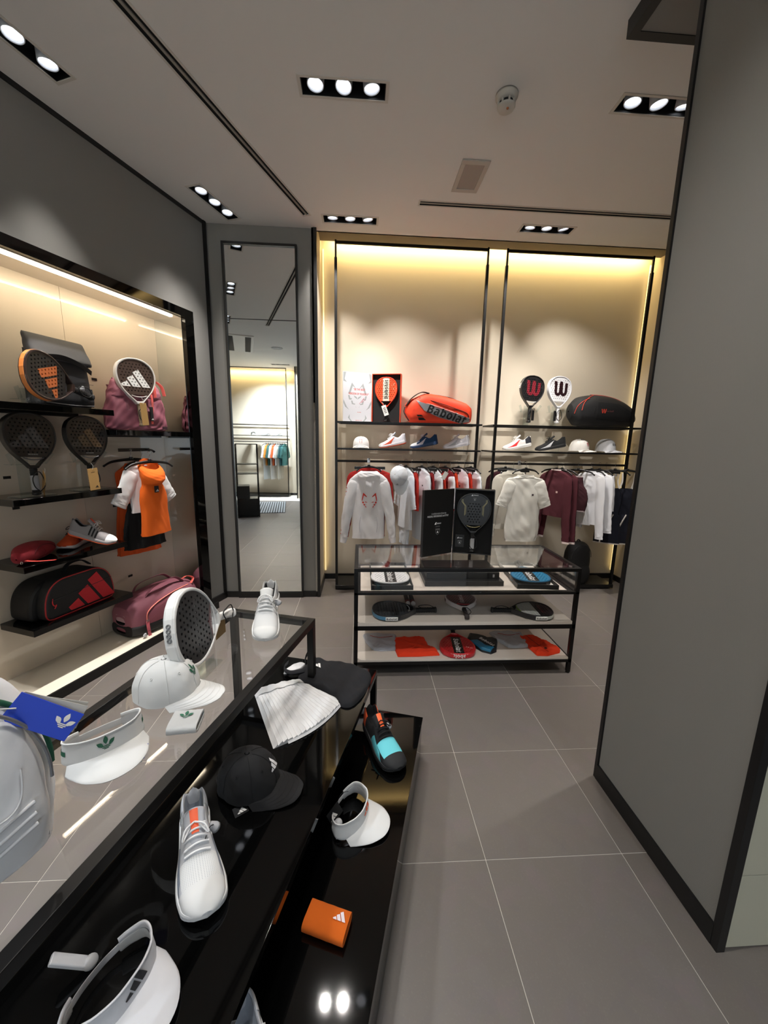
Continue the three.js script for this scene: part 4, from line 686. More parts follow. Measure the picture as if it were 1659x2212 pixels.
{ // red pouch
  const o = thing('sport_pouch', 'dark red zipped pouch lying on the shelf', 'pouch', 'wall', 1.455, 0.7875, -2.545, 0.55), c = cloth(0x7d1420, 20, 0.0006);
  const b = bagBody([[-0.155, 0.04, 0.004, 0.004, 2], [-0.145, 0.045, 0.03, 0.03, 2.3], [-0.08, 0.052, 0.05, 0.06, 2.4], [0.03, 0.05, 0.048, 0.065, 2.4], [0.12, 0.04, 0.036, 0.05, 2.3], [0.155, 0.03, 0.006, 0.01, 2]]);
  part('body', b.g, c, o); part('pocket_piping', b.line([[-0.1, 0.02], [-0.085, 0.07], [-0.02, 0.085], [0.06, 0.07], [0.1, 0.04], [0.05, 0.02], [-0.06, 0.012]], 0.0025), cloth(0x5d0f18, 20), o);
  part('fold', b.line([[-0.03, 0.085], [-0.015, 0.05], [-0.02, 0.015]], 0.004), c, o);
  part('zip_pull', strap([[-0.14, 0.03, 0.02], [-0.12, 0.018, 0.07], [-0.07, 0.006, 0.135]], 0.014, 0.003, [0, 0.2, -0.4].map((q, i) => [1, 0, 0.5][i])), mat(0xd93327, 0.5), o); part('ring', mv(new THREE.TorusGeometry(0.008, 0.002, 8, 16), -0.152, 0.02, 0.02), CHROME, o);
}
{
  const o = tilt(thing('sport_shoe', 'orange and black shoe lying behind the red pouch', 'shoe', 'wall', 1.735, 0.7875, -2.625, PI + 0.45), 0, 0); shoe({ upper: 0xc4491c, mid: 0xcfc8c4, out: 0x888080, lining: 0x101010, stripes: 0x141212, laces: 0x0e0e0e, tongue: 0x0f0f10, heel: 0x141214 }, o, 0.27);
  const p = tilt(thing('sport_shoe', 'grey shoe with white toe and coral tongue tab, propped on the orange shoe', 'shoe', 'wall', 1.765, 0.832, -2.515, -0.95), 0, -0.36); shoe({ upper: 0x8f8b8c, mid: 0x9b9799, out: 0xff6a3a, toe: 0xf6f6f6, toeAt: 0.8, lining: 0x101014, stripes: 0x141414, tab: 0xf25a3c, laces: 0xd0cdcd }, p, 0.27);
}
{ // black and red racket bag
  const o = thing('racket_bag', 'big black bag with red piping and three red bars', 'bag', 'wall', 1.63, 0.418, -2.56, 0.05), c = mat(0x161719, 0.6);
  const g = extr(arcShape(0.218, 0.235, 0.1), 0.16, 0.02, 18, 4); part('body', mv(g, 0, 0.001, -0.09), c, o);
  part('side_body', mv(extr(arcShape(0.225, 0.225, 0.1), 0.12, 0.025, 18, 3), -0.03, 0.001, -0.12), mat(0x0b0b0c, 0.7), o);
  const pts = []; for (let i = 0; i <= 40; i++) { const p = arcShape(0.213, 0.229, 0.1).getPointAt(i / 40 * 0.999); pts.push([p.x, p.y + 0.002, 0.083]); } part('piping', tube(pts, 0.0042, 6, 90, false), mat(0xa52024, 0.5), o);
  bars(0.29).forEach(s => part('bar', mv(extr(s, 0.002), 0.03, 0.02, 0.0905), mat(0xc4222d, 0.55), o));
  part('panel_seam', tube([[-0.18, 0.12, 0.0915], [0.0, 0.128, 0.0915], [0.2, 0.14, 0.0915]], 0.0022, 5), mat(0x2c2d30, 0.5), o);
  part('zip_cord', tube([[-0.17, 0.13, 0.088], [-0.178, 0.1, 0.096], [-0.168, 0.085, 0.098], [-0.16, 0.09, 0.098], [-0.172, 0.07, 0.098]], 0.0028, 6), mat(0xc8242c, 0.5), o);
  part('top_handle', strap([[-0.02, 0.235, -0.02], [0.02, 0.275, -0.02], [0.1, 0.275, -0.02], [0.15, 0.235, -0.02]], 0.03, 0.008, [0, 0, 1]), MATTEBLACK, o);
}
{ // clothes on the cabinet arm
  const o = thing('hang_rail', 'short bronze hanging arm fixed to the cabinet back', 'rail', 'wall', 2.285, 1.39, -2.70);
  part('plate', rbx(-0.13, 0.13, -0.012, 0.012, 0, 0.008, 0.001), mat(0x4a4238, 0.4, { metalness: 0.5 }), o); part('arm', tube([[0.1, 0, 0.004], [0.06, 0, 0.1], [-0.09, -0.005, 0.29], [-0.115, -0.002, 0.32]], 0.0075, 8), STEEL, o);
  garment('tennis_dress', 'orange pleated dress hanging at the back of the cabinet arm', { cat: 'dress', frame: 'wall', x: 2.17, y: 1.385, z: -2.6, turn: -0.25, color: 0xd9531a, yN: -0.1, neck: 0.05, sh: 0.11, yS: -0.16, chest: 0.105, hem: 0.15, yH: -0.76, depth: 0.03, folds: 7, fold: 0.012, fk: 2, hang: 'black hanger of the orange pleated dress', hangHalf: 0.18 });
  garment('pleated_skirt', 'black pleated skirt hanging below the white tee in the cabinet', { cat: 'skirt', frame: 'wall', x: 2.15, y: 1.385, z: -2.515, turn: -0.12, color: 0x0c0c0d, rows: [[-0.37, 0.1, 1], [-0.40, 0.105, 1], [-0.5, 0.125, 1.1], [-0.6, 0.14, 1.2], [-0.7, 0.145, 1.3]], neck: 0.1, yN: -0.37, chest: 0.12, depth: 0.03, folds: 8, fold: 0.013, neckRing: false });
  garment('tee_shirt', 'white short-sleeved tee behind the orange tank top', { cat: 'shirt', frame: 'wall', x: 2.14, y: 1.378, z: -2.465, turn: -0.06, color: 0xe9e8e8, yN: -0.072, neck: 0.06, sh: 0.135, yS: -0.12, chest: 0.115, hem: 0.11, yH: -0.42, depth: 0.028, sleeve: [0.2, -0.345, 0.062, 0.055], hang: 'black hanger of the white cabinet tee', hangHalf: 0.13 });
  garment('tank_top', 'bright orange high-neck tank top hanging in the cabinet', { cat: 'shirt', frame: 'wall', x: 2.14, y: 1.376, z: -2.395, turn: 0.0, color: 0xf26a12, rows: [[-0.13, 0.062, 1.0], [-0.18, 0.07, 1.0], [-0.22, 0.08, 0.95], [-0.29, 0.106, 1], [-0.42, 0.106, 1.05], [-0.58, 0.12, 1.1]], neck: 0.075, yN: -0.105, chest: 0.105, sh: 0.1, depth: 0.036, folds: 3, fold: 0.009, fk: 1, hang: 'black hanger of the orange tank top', hangHalf: 0.19, neckRing: false });
  const m = garment; const t = scene.children.find(c => c.name === 'tank_top');
  part('collar', loft([[-0.075, 0.07, 0.04, -0.006], [-0.1, 0.09, 0.05, 0.004], [-0.14, 0.094, 0.056, 0.014], [-0.185, 0.086, 0.056, 0.018], [-0.215, 0.07, 0.042, 0.012]].map(([y, a, b, z], i) => ({ c: [0, y, z], a, b, e: 2, ax: [1, 0, 0], ay: [0, [-0.95, -0.7, -0.4, -0.15, 0][i], 1] })), 40, { m: 24, fold: (u, v) => 0.003 * wob(v * 6, u * 4, 3) }), cloth(0xf26a12, 22), t);
  const bd = part('badge', rbx(-0.02, 0.016, -0.275, -0.228, 0.042, 0.045, 0.001), mat(0x15131f, 0.6), t); part('emblem', mapped(bars(0.026), (x, y) => [-0.002 + x, -0.268 + y, 0.0458]), mat(0xd8d8de, 0.5), bd);
}
{ // pink duffel on the cabinet floor
  const o = thing('duffel_bag', 'dusty pink and black duffel bag on the cabinet floor', 'bag', 'wall', 2.215, 0.0605, -2.515, -0.12), c = cloth(0x8f5361, 20, 0.0007, 0.6);
  const b = bagBody([[-0.3, 0.12, 0.03, 0.05, 2.5], [-0.29, 0.125, 0.09, 0.105, 3], [-0.24, 0.135, 0.118, 0.135, 3.2], [-0.05, 0.15, 0.135, 0.145, 3.2], [0.12, 0.155, 0.138, 0.145, 3.2], [0.24, 0.145, 0.122, 0.13, 3], [0.285, 0.13, 0.08, 0.09, 2.6], [0.295, 0.12, 0.01, 0.02, 2]], { w: 0.02 });
  part('body', b.g, c, o);
  const lo = bagBody([[-0.302, 0.05, 0.02, 0.05, 3], [-0.295, 0.052, 0.045, 0.112, 3.4], [-0.24, 0.052, 0.05, 0.142, 3.6], [0.0, 0.05, 0.05, 0.15, 3.6], [0.24, 0.052, 0.05, 0.138, 3.4], [0.29, 0.05, 0.03, 0.09, 3]]); part('lower_panel', lo.g, mat(0x151315, 0.65), o);
  part('zip', b.line([[-0.2, 0.1], [-0.19, 0.17], [-0.12, 0.215], [0.02, 0.25], [0.18, 0.258]], 0.004, 0.002), mat(0xf08a7a, 0.5), o);
  part('front_panel', mapped(poly([[-0.2, 0.03], [0.22, 0.03], [0.24, 0.2], [0.16, 0.245], [0.0, 0.235], [-0.13, 0.2], [-0.19, 0.15]]), (x, y) => [x, y, b.frontZ(x, Math.max(y, 0.03), 0.003)], 3), cloth(0x9a5765, 18), o);
  part('print', mapped(poly([[-0.02, 0.06], [0.1, 0.1], [0.2, 0.2], [0.1, 0.2], [0.06, 0.14], [-0.06, 0.11]]), (x, y) => [x, y, b.frontZ(x, y, 0.0042)], 2), mat(0x9b8f90, 0.7), o);
  for (const z of [-0.07, 0.07]) part('carry_handle', strap([[-0.16, 0.25, z], [-0.11, 0.31, z * 1.15], [0.0, 0.335, z * 1.1], [0.1, 0.335, z], [0.17, 0.28, z]], 0.034, 0.005, [0, 0.5, 1]), cloth(0x7d4753, 20), o);
  part('end_flap', mapped(boxShape(0.05, 0.025, 0.01), (x, y) => [-0.297, 0.14 + y, x]), mat(0xb08a90, 0.6), o);
  part('pull_strap', strap([[-0.2, 0.11, 0.148], [-0.205, 0.06, 0.16], [-0.2, 0.0, 0.163]], 0.022, 0.004, [1, 0, 0.3]), mat(0xb0525c, 0.6), o); part('slider', mv(new THREE.TorusGeometry(0.007, 0.002, 8, 16), -0.2, 0.115, 0.153), CHROME, o);
  part('coral_loop', strap([[0.16, 0.285, 0.05], [0.2, 0.315, 0.08], [0.24, 0.29, 0.1], [0.21, 0.255, 0.11]], 0.024, 0.004, [0.4, 0.2, 1]), mat(0xe8695f, 0.6), o);
  securityTag(o, [-0.24, 0.02, 0.165]);
}

// ---------------------------------------------------------------- goods on the nesting tables
function MESH() {                                       // knitted vamp with a lattice of small openings
  return mats.meshVamp || (mats.meshVamp = new THREE.MeshStandardMaterial({ roughness: 0.85, map: canvasTex(256, 256, (x, w, h) => { x.fillStyle = '#dcdcdb'; x.fillRect(0, 0, w, h); x.fillStyle = '#b9babd'; for (let j = 0; j < 22; j++) for (let i = 0; i < 22; i++) { x.beginPath(); x.ellipse((i + (j % 2) / 2) * 12, j * 12, 3.4, 2.2, 0.5, 0, 7); x.fill(); } }) }));
}
const GREEN = 0x1d5a41, WHITEC = 0xd9d9d7;
{ // white racket held flat on a clear stand
  const o = thing('padel_racket', 'white rimmed padel racket with black face on the glass table', 'racket', 'tab', 1.345, 0.775, -0.943);
  o.up.set(0, 1, 0);
  // long axis from butt to head and face normal in table coordinates (s, y, t)
  const ax = at('tab', -0.323, 0.1, 0.06).normalize(), nn0 = at('tab', 0.18, 0.2, 0.98).normalize(), nx = new THREE.Vector3().crossVectors(ax, nn0).normalize(), nz = new THREE.Vector3().crossVectors(nx, ax);
  o.quaternion.setFromRotationMatrix(new THREE.Matrix4().makeBasis(nx, ax, nz));
  racket({ key: 'blackface', frame: 0xdadad8, grip: 0xcfcdc9, cap: 0xdcdcda, bumper: 0xe2e2e0, bridge: 0xcfcfcf, strap: 0x1a1a1a, draw: (x, w, h) => { x.fillStyle = '#121012'; x.fillRect(0, 0, w, h); x.fillStyle = '#4a1518'; x.beginPath(); x.moveTo(w * 0.1, h); x.lineTo(w * 0.5, h * 0.86); x.lineTo(w * 0.9, h); x.fill(); x.fillStyle = '#c9c9c9'; fitText(x, 'CROSS IT LIGHT', w * 0.5, h * 0.93, w * 0.4, 14); } }, o);
  part('rim_print', [-0.5, 0.62].map(a => textOn('adidas', 0.014, (x, y) => { const ang = PI / 2 + a + x * 8, r = 0.1335; return [Math.cos(ang) * r, 0.326 + Math.sin(ang) * r * 0.985, y]; }, 1, 0, 1)), mat(0xe79a90, 0.6), o);
  const rv = o.children.find(c => c.name === 'frame'); for (let i = 0; i < 4; i++) { const ang = PI / 2 + (i - 1.5) * 0.11, g = new THREE.TorusGeometry(0.0055, 0.0024, 8, 18); g.rotateX(PI / 2); g.rotateZ(ang - PI / 2); part('rim_weight', mv(g, Math.cos(ang) * 0.1325, 0.326 + Math.sin(ang) * 0.1325, 0), mat(0x6f7173, 0.4), rv); }
  const p = thing('acrylic_stand', 'clear acrylic stand under the white rimmed racket', 'stand', 'tab', 1.05, 0.7005, -0.89, 0.1, 'clear acrylic racket stands');
  part('base', rbx(-0.07, 0.07, 0, 0.004, -0.06, 0.06, 0.001, 1), ACRYL, p); part('upright', rbx(-0.06, 0.06, 0.004, 0.12, -0.02, -0.016, 0.001, 1), ACRYL, p); part('lip', rbx(-0.06, 0.06, 0.004, 0.03, 0.03, 0.034, 0.001, 1), ACRYL, p);
  const q = thing('swing_ticket', 'kraft ticket hanging below the handle of the white rimmed racket', 'tag', 'tab', 1.24, 0.785, -0.925, 0.1); part('card', rbx(-0.035, 0.035, -0.06, 0, -0.001, 0.001, 0.0005, 1), mat(0x7d6238, 0.8), q);
}
{
  const o = tilt(thing('sport_shoe', 'white running shoe propped up at the far end of the glass table', 'shoe', 'tab', 1.40, 0.738, -0.805, R(-158)), 0, -0.32);
  shoe({ upper: 0xd6d6d5, mid: 0xdededc, out: 0xcfcfcd, lining: 0x2a2a2c, toe: 0xdcdcda, toeAt: 0.84, heel: 0xc8c8c6, stripes: 0xb8b8b8, laces: 0xe0e0e0, tongue: 0xd2d2d0, security: 1 }, o, 0.285);
  part('tongue_emblem', mapped(bars(0.014), (x, y) => [-0.036 - y * 0.8, 0.119 + y * 0.45, -x + 0.006]), mat(0x9a9a9a, 0.6), o);
  const st = thing('shoe_prop', 'small clear prop under the heel of the white running shoe', 'stand', 'tab', 1.475, 0.7005, -0.83, 0.3); part('foot', rbx(-0.04, 0.04, 0, 0.003, -0.03, 0.03, 0.001, 1), ACRYL, st); part('riser', rbx(-0.03, 0.03, 0.003, 0.07, -0.002, 0.002, 0.001, 1), ACRYL, st);
}
cap({ color: WHITEC, soft: 0.03, k: 3, h: 0.112, mark: trefoil(0.034), markPhi: -0.12, markColor: GREEN }, tilt(thing('baseball_cap', 'white baseball cap with green leaf emblem on the glass table', 'cap', 'tab', 0.915, 0.7005, -0.885, R(-80)), 0, 0.03));
{
  const o = tilt(thing('sun_visor', 'white visor with green side stripe and leaf emblem on the glass table', 'visor', 'tab', 0.70, 0.704, -0.885, R(-120)), 0, 0.02); visor({ color: WHITEC, stripe: GREEN, mark: trefoil(0.036), markPhi: 0.1, markColor: GREEN }, o);
  const q = tilt(thing('swing_ticket', 'blue and white swing ticket under the brim of the green striped visor', 'tag', 'tab', 0.69, 0.703, -0.785, R(-60)), -1.4, 0); part('card', rbx(-0.024, 0.024, -0.012, 0.03, -0.001, 0.001, 0.0005, 1), mat(0x15309c, 0.5), q); part('price_slip', rbx(-0.022, 0.022, -0.024, -0.01, 0.001, 0.003, 0.0005, 1), PAPER, q);
}
wristband('white terry wristband with green leaf emblem on the glass table', WHITEC, 0.812, 0.7005, -0.735, R(-68), 0.04, 0.038, 0.014, trefoil(0.032), GREEN);
{ // white backpack cut by the left edge of the picture
  const o = thing('backpack', 'large white backpack with embossed emblem and blue ticket at the left edge', 'backpack', 'tab', 0.380, 0.7005, -0.860, R(-20)), c = cloth(0xf0f0f2, 26, 0.0005, 0.7);
  part('body', loft([[0, 0.115, 0.06], [0.012, 0.135, 0.078], [0.1, 0.148, 0.092], [0.2, 0.142, 0.088], [0.27, 0.118, 0.07], [0.31, 0.08, 0.045], [0.325, 0.03, 0.015]].map(([y, a, b]) => ({ c: [0, y, 0], a, b, e: 2.7 })), 52, { m: 44, fold: (t, v) => 0.003 * wob(v * 9, t * 6, 4) }), c, o);
  const pk = part('front_pocket', loft([[0.02, 0.118, 0.03], [0.1, 0.126, 0.05], [0.19, 0.12, 0.045], [0.245, 0.095, 0.03], [0.265, 0.05, 0.01]].map(([y, a, b]) => ({ c: [0, y, 0.058], a, b, e: 2.5 })), 44, { m: 32, fold: (t, v) => 0.0025 * wob(v * 8, t * 5, 8) }), c, o);
  const fz = (x, y) => 0.058 + (0.03 + 0.022 * Math.sin(clamp(y / 0.25) * PI)) * Math.pow(clamp(1 - Math.pow(Math.abs(x) / 0.126, 2.5)), 0.4) + 0.0025;
  part('embossed_leaf', [0, 0.95, -0.95].map(a => tube(Array.from({ length: 12 }, (_, i) => { const t = i / 11, s = Math.sin(t * PI) * 0.035, yy = 0.02 + t * 0.09, x = s * Math.cos(a) - yy * Math.sin(a), y = 0.12 + s * Math.sin(a) + yy * Math.cos(a); return [x, y, fz(x, y)]; }), 0.0016, 5, 30)), c, pk);
  for (let k = 0; k < 3; k++) part('embossed_stripe', tube([[-0.09, 0.115 - k * 0.02], [0, 0.105 - k * 0.02], [0.1, 0.12 - k * 0.02]].map(([x, y]) => [x, y, fz(x, y)]), 0.0032, 6), c, pk);
  const top = Array.from({ length: 22 }, (_, i) => { const a = -0.1 + (PI + 0.2) * i / 21; return [Math.cos(a) * 0.142, 0.16 + Math.sin(a) * 0.15, 0.055]; });
  part('green_piping', tube(top, 0.0045, 6, 60), mat(GREEN, 0.7), o); part('zip', tube(top.map(([x, y]) => [x * 0.94, y - 0.012, 0.078]), 0.003, 5, 60), mat(0x8b8b8e, 0.4, { metalness: 0.4 }), o);
  part('side_piping', tube([[0.146, 0.05, -0.01], [0.152, 0.15, -0.012], [0.13, 0.25, -0.01]], 0.0035, 6), mat(GREEN, 0.7), o);
  o.scale.y = 1.2;
  part('carry_loop', strap([[-0.03, 0.31, -0.02], [-0.015, 0.345, -0.02], [0.015, 0.345, -0.02], [0.03, 0.31, -0.02]], 0.02, 0.005, [0, 0, 1]), c, o);
  const q = thing('swing_ticket', 'bright blue swing ticket with white leaf emblem on the white backpack', 'tag', 'tab', 0.475, 0.99, -0.735, R(-42)); tilt(q, -0.25, -0.72);
  const cd = part('card', rbx(-0.055, 0.055, -0.025, 0.025, -0.0012, 0.0012, 0.0005, 1), mat(0x0b3bbf, 0.45), q); part('emblem', mapped(trefoil(0.03), (x, y) => [0.034 + x, -0.003 + y, 0.002]), PAPER, cd);
  for (const [r, z] of [[0.12, -0.006], [0.22, -0.012]]) { const g = rbx(-0.052, 0.052, -0.024, 0.024, -0.0006, 0.0006, 0.0004, 1); g.rotateZ(r); part('slip', mv(g, 0.004, 0.008, z), mat(0xbcb9b2, 0.8), q); }
  part('string', tube([[-0.045, 0.0, 0.002], [-0.075, -0.012, 0.01], [-0.11, -0.035, 0.01]], 0.0014, 5), PAPER, q);
}
// middle table
{ // pleated skirt
  const o = thing('pleated_skirt', 'white pleated tennis skirt laid flat on the middle black table', 'skirt', 'tab', 1.3, 0.4005, -0.66), c = cloth(0xdcdcdd, 30, 0.0004);
  const A = [1.352, -0.862], B = [1.478, -0.70], C = [1.095, -0.632], D = [1.404, -0.468], PL = 19;
  const f = (u, v, up = 0) => { const w = [lerp(A[0], B[0], u), lerp(A[1], B[1], u)], h = [lerp(C[0], D[0], u), lerp(C[1], D[1], u)], k = Math.pow(v, 0.92), bow = 0.028 * Math.sin(u * PI) * v, fr = (u * PL) % 1, s = lerp(w[0], h[0], k) - bow * 0.6, t = lerp(w[1], h[1], k) + bow, edge = Math.min(1, Math.min(u, 1 - u) * 22), pl = smooth(0.02, 0.3, v) * (0.0075 * fr) + 0.004 * wob(u * 9, v * 5, 2); return [s - 1.3, (0.006 + 0.009 * (1 - v) + pl + 0.006 * Math.sin(u * PI)) * edge + up, t + 0.66]; };
  const sk = part('pleats', [grid(PL * 8, 22, (u, v) => f(u, v), { flip: false }), grid(PL * 8, 2, (u, v) => { const p = f(u, 1); return [p[0], p[1] * (1 - v), p[2]]; })], c, o);
  part('waistband', grid(30, 4, (u, v) => { const p = f(u, v * 0.1); return [p[0] + (1 - v) * 0.004, p[1] + 0.0035, p[2]]; }), c, o);
  part('hem_shorts', grid(PL * 4, 3, (u, v) => { const p = f(u * 0.8 + 0.15, 1.0), q = f(u * 0.8 + 0.15, 0.97); return [p[0] + (p[0] - q[0]) * v * 0.9, 0.006 * (1 - v) + 0.002, p[2] + (p[2] - q[2]) * v * 0.9]; }), cloth(0xd6d6d8, 30), o);
}
{ // black top
  const o = thing('sports_top', 'black high-neck sports top folded open on the middle table', 'shirt', 'tab', 1.56, 0.4005, -0.58), c = cloth(0x121318, 26, 0.0005);
  const W = ([s, t]) => [s - 1.56, t + 0.58];
  part('body', pillow([[1.49, -0.72], [1.565, -0.735], [1.6, -0.725], [1.655, -0.745], [1.672, -0.70], [1.66, -0.64], [1.67, -0.56], [1.645, -0.46], [1.60, -0.40], [1.52, -0.392], [1.44, -0.40], [1.37, -0.43], [1.365, -0.47], [1.41, -0.51], [1.45, -0.60], [1.465, -0.68]].map(W), 0.02, { c: [-0.02, 0.03], k: 4, n: 110, rings: 14, round: true }), c, o);
  part('collar', mv(loft([[0, 0.045, 0.024], [0.02, 0.047, 0.026], [0.036, 0.042, 0.02]].map(([y, a, b]) => ({ c: [0, y, 0], a, b })), 28, { fold: (t, v) => 0.002 * wob(v * 7, t, 1) }).rotateZ(0.5).rotateY(0.2), 0.085, 0.006, -0.145), c, o);
  part('shoulder_strap', strap([[-0.02, 0.02, -0.13], [-0.05, 0.018, -0.19], [-0.02, 0.016, -0.235], [0.03, 0.018, -0.235]], 0.03, 0.008, [1, 0, -0.4]), c, o);
  part('inner_panel', pillow([[1.515, -0.805], [1.575, -0.80], [1.615, -0.765], [1.61, -0.735], [1.555, -0.75]].map(W), 0.012, { k: 2, round: true }), cloth(0xdcdcde, 12, 0.001), o);
  part('emblem', mapped(bars(0.05), (x, y) => [0.012 + y * 0.9 - x * 0.25, 0.031, -0.085 + x * 0.85]), mat(0xe8e8e8, 0.6), o);
}
cap({ color: 0x141416, soft: 0.035, k: 6, h: 0.11, mark: bars(0.045), markPhi: -0.05, markColor: 0xe8e8ea }, tilt(thing('baseball_cap', 'black baseball cap with three white bars on the middle table', 'cap', 'tab', 0.94, 0.4005, -0.632, R(-86)), 0, 0.02));
{
  const q = tilt(thing('swing_ticket', 'black ticket with white bars under the black cap', 'tag', 'tab', 0.862, 0.4012, -0.615, R(-40)), -1.5, 0); part('card', rbx(-0.02, 0.02, -0.02, 0.012, -0.001, 0.001, 0.0005, 1), MATTEBLACK, q); part('emblem', mapped(bars(0.026), (x, y) => [x, -0.014 + y, 0.0016]), PAPER, q);
}
{
  const o = tilt(thing('sport_shoe', 'white shoe with coral tongue tab on the middle black table', 'shoe', 'tab', 0.70, 0.409, -0.625, R(-137)), 0, -0.05);
  shoe({ upper: 0xcfd1d6, mid: 0xdcdcdb, out: 0xd0d0d0, lining: 0x9aa1ac, toe: 0xd9d9d8, toeAt: 0.8, vamp: MESH(), side: 0x8d95a3, tab: 0xff6a3e, tongue: 0xc4c7cf, laces: 0xe6e6e6, heel: 0xd5d9e0, security: 1 }, o, 0.285);
}
{
  const o = tilt(thing('sun_visor', 'white visor with black bars at the bottom edge of the picture', 'visor', 'tab', 0.452, 0.404, -0.638, R(-97)), 0, 0.02); visor({ color: 0xdadade, mark: bars(0.05), markPhi: -0.05, markColor: 0x111116 }, o);
  const q = thing('security_clip', 'grey plastic security clip beside the bottom visor', 'clip', 'tab', 0.475, 0.4005, -0.72, 0.6); part('stem', tilt2(rbx(-0.011, 0.011, 0, 0.075, -0.005, 0.005, 0.003), -0.9), TAGGREY, q); part('knob', mv(new THREE.SphereGeometry(0.014, 16, 10).scale(1, 0.8, 1), 0, 0.011, 0.004), TAGGREY, q);
}
function tilt2(g, a) { g.rotateX(a); return mv(g, 0, 0.01, 0); }
// low plinth
{
  const o = tilt(thing('sport_shoe', 'black shoe with turquoise vamp and orange tab on the low plinth', 'shoe', 'tab', 1.40, 0.219, -0.295, R(-140)), 0, -0.06);
  shoe({ upper: 0x0e0e10, mid: 0x17181a, out: 0x101010, lining: 0x08080a, vamp: 0x67c9d4, toe: 0x1b1c1e, toeAt: 0.83, heel: 0xe85a2c, side: 0x5fc0cc, tab: 0xff6a33, tongue: 0x121214, laces: 0x0c0c0d, security: 1 }, o, 0.29);
}
{
  const o = tilt(thing('sun_visor', 'white visor with orange bars on the low plinth', 'visor', 'tab', 1.072, 0.214, -0.342, R(-94)), 0, 0.02); visor({ color: 0xd9d9d8, mark: bars(0.05), markPhi: -0.02, markColor: 0xf2602c }, o);
  const q = tilt(thing('swing_ticket', 'black and white bar ticket inside the orange-barred visor', 'tag', 'tab', 1.055, 0.235, -0.385, R(-30)), -0.5, 0.25); part('card', rbx(-0.028, 0.028, -0.02, 0.02, -0.001, 0.001, 0.0005, 1), MATTEBLACK, q); part('emblem', mapped(bars(0.03), (x, y) => [-0.012 + x, -0.01 + y, 0.0016]), PAPER, q); part('string', tube([[0.02, 0.015, 0], [0.05, 0.03, 0.01], [0.07, 0.02, 0.02]], 0.001, 5), MATTEBLACK, q);
  const c = thing('security_clip', 'grey plastic security clip inside the orange-barred visor', 'clip', 'tab', 1.035, 0.2105, -0.365, 0.3); part('knob', mv(new THREE.SphereGeometry(0.014, 16, 10), 0, 0.013, 0), TAGGREY, c); part('stem', rbx(-0.05, 0.0, 0.006, 0.022, -0.007, 0.007, 0.003), TAGGREY, c);
}
wristband('orange terry wristband with silver bars on the low plinth', 0xf2700f, 0.768, 0.2105, -0.303, R(-93), 0.036, 0.058, 0.016, bars(0.034), 0xd0c4c8, 0.03);
{
  const o = thing('sport_shoe', 'white shoe cut off at the bottom edge of the picture', 'shoe', 'tab', 0.475, 0.2105, -0.315, R(-125)); shoe({ upper: 0xd2d4da, mid: 0xdadada, lining: 0xb2b8c2, tongue: 0xd8dae0, laces: 0xf0f0f0, heel: 0xd5d8de }, o, 0.285);
}

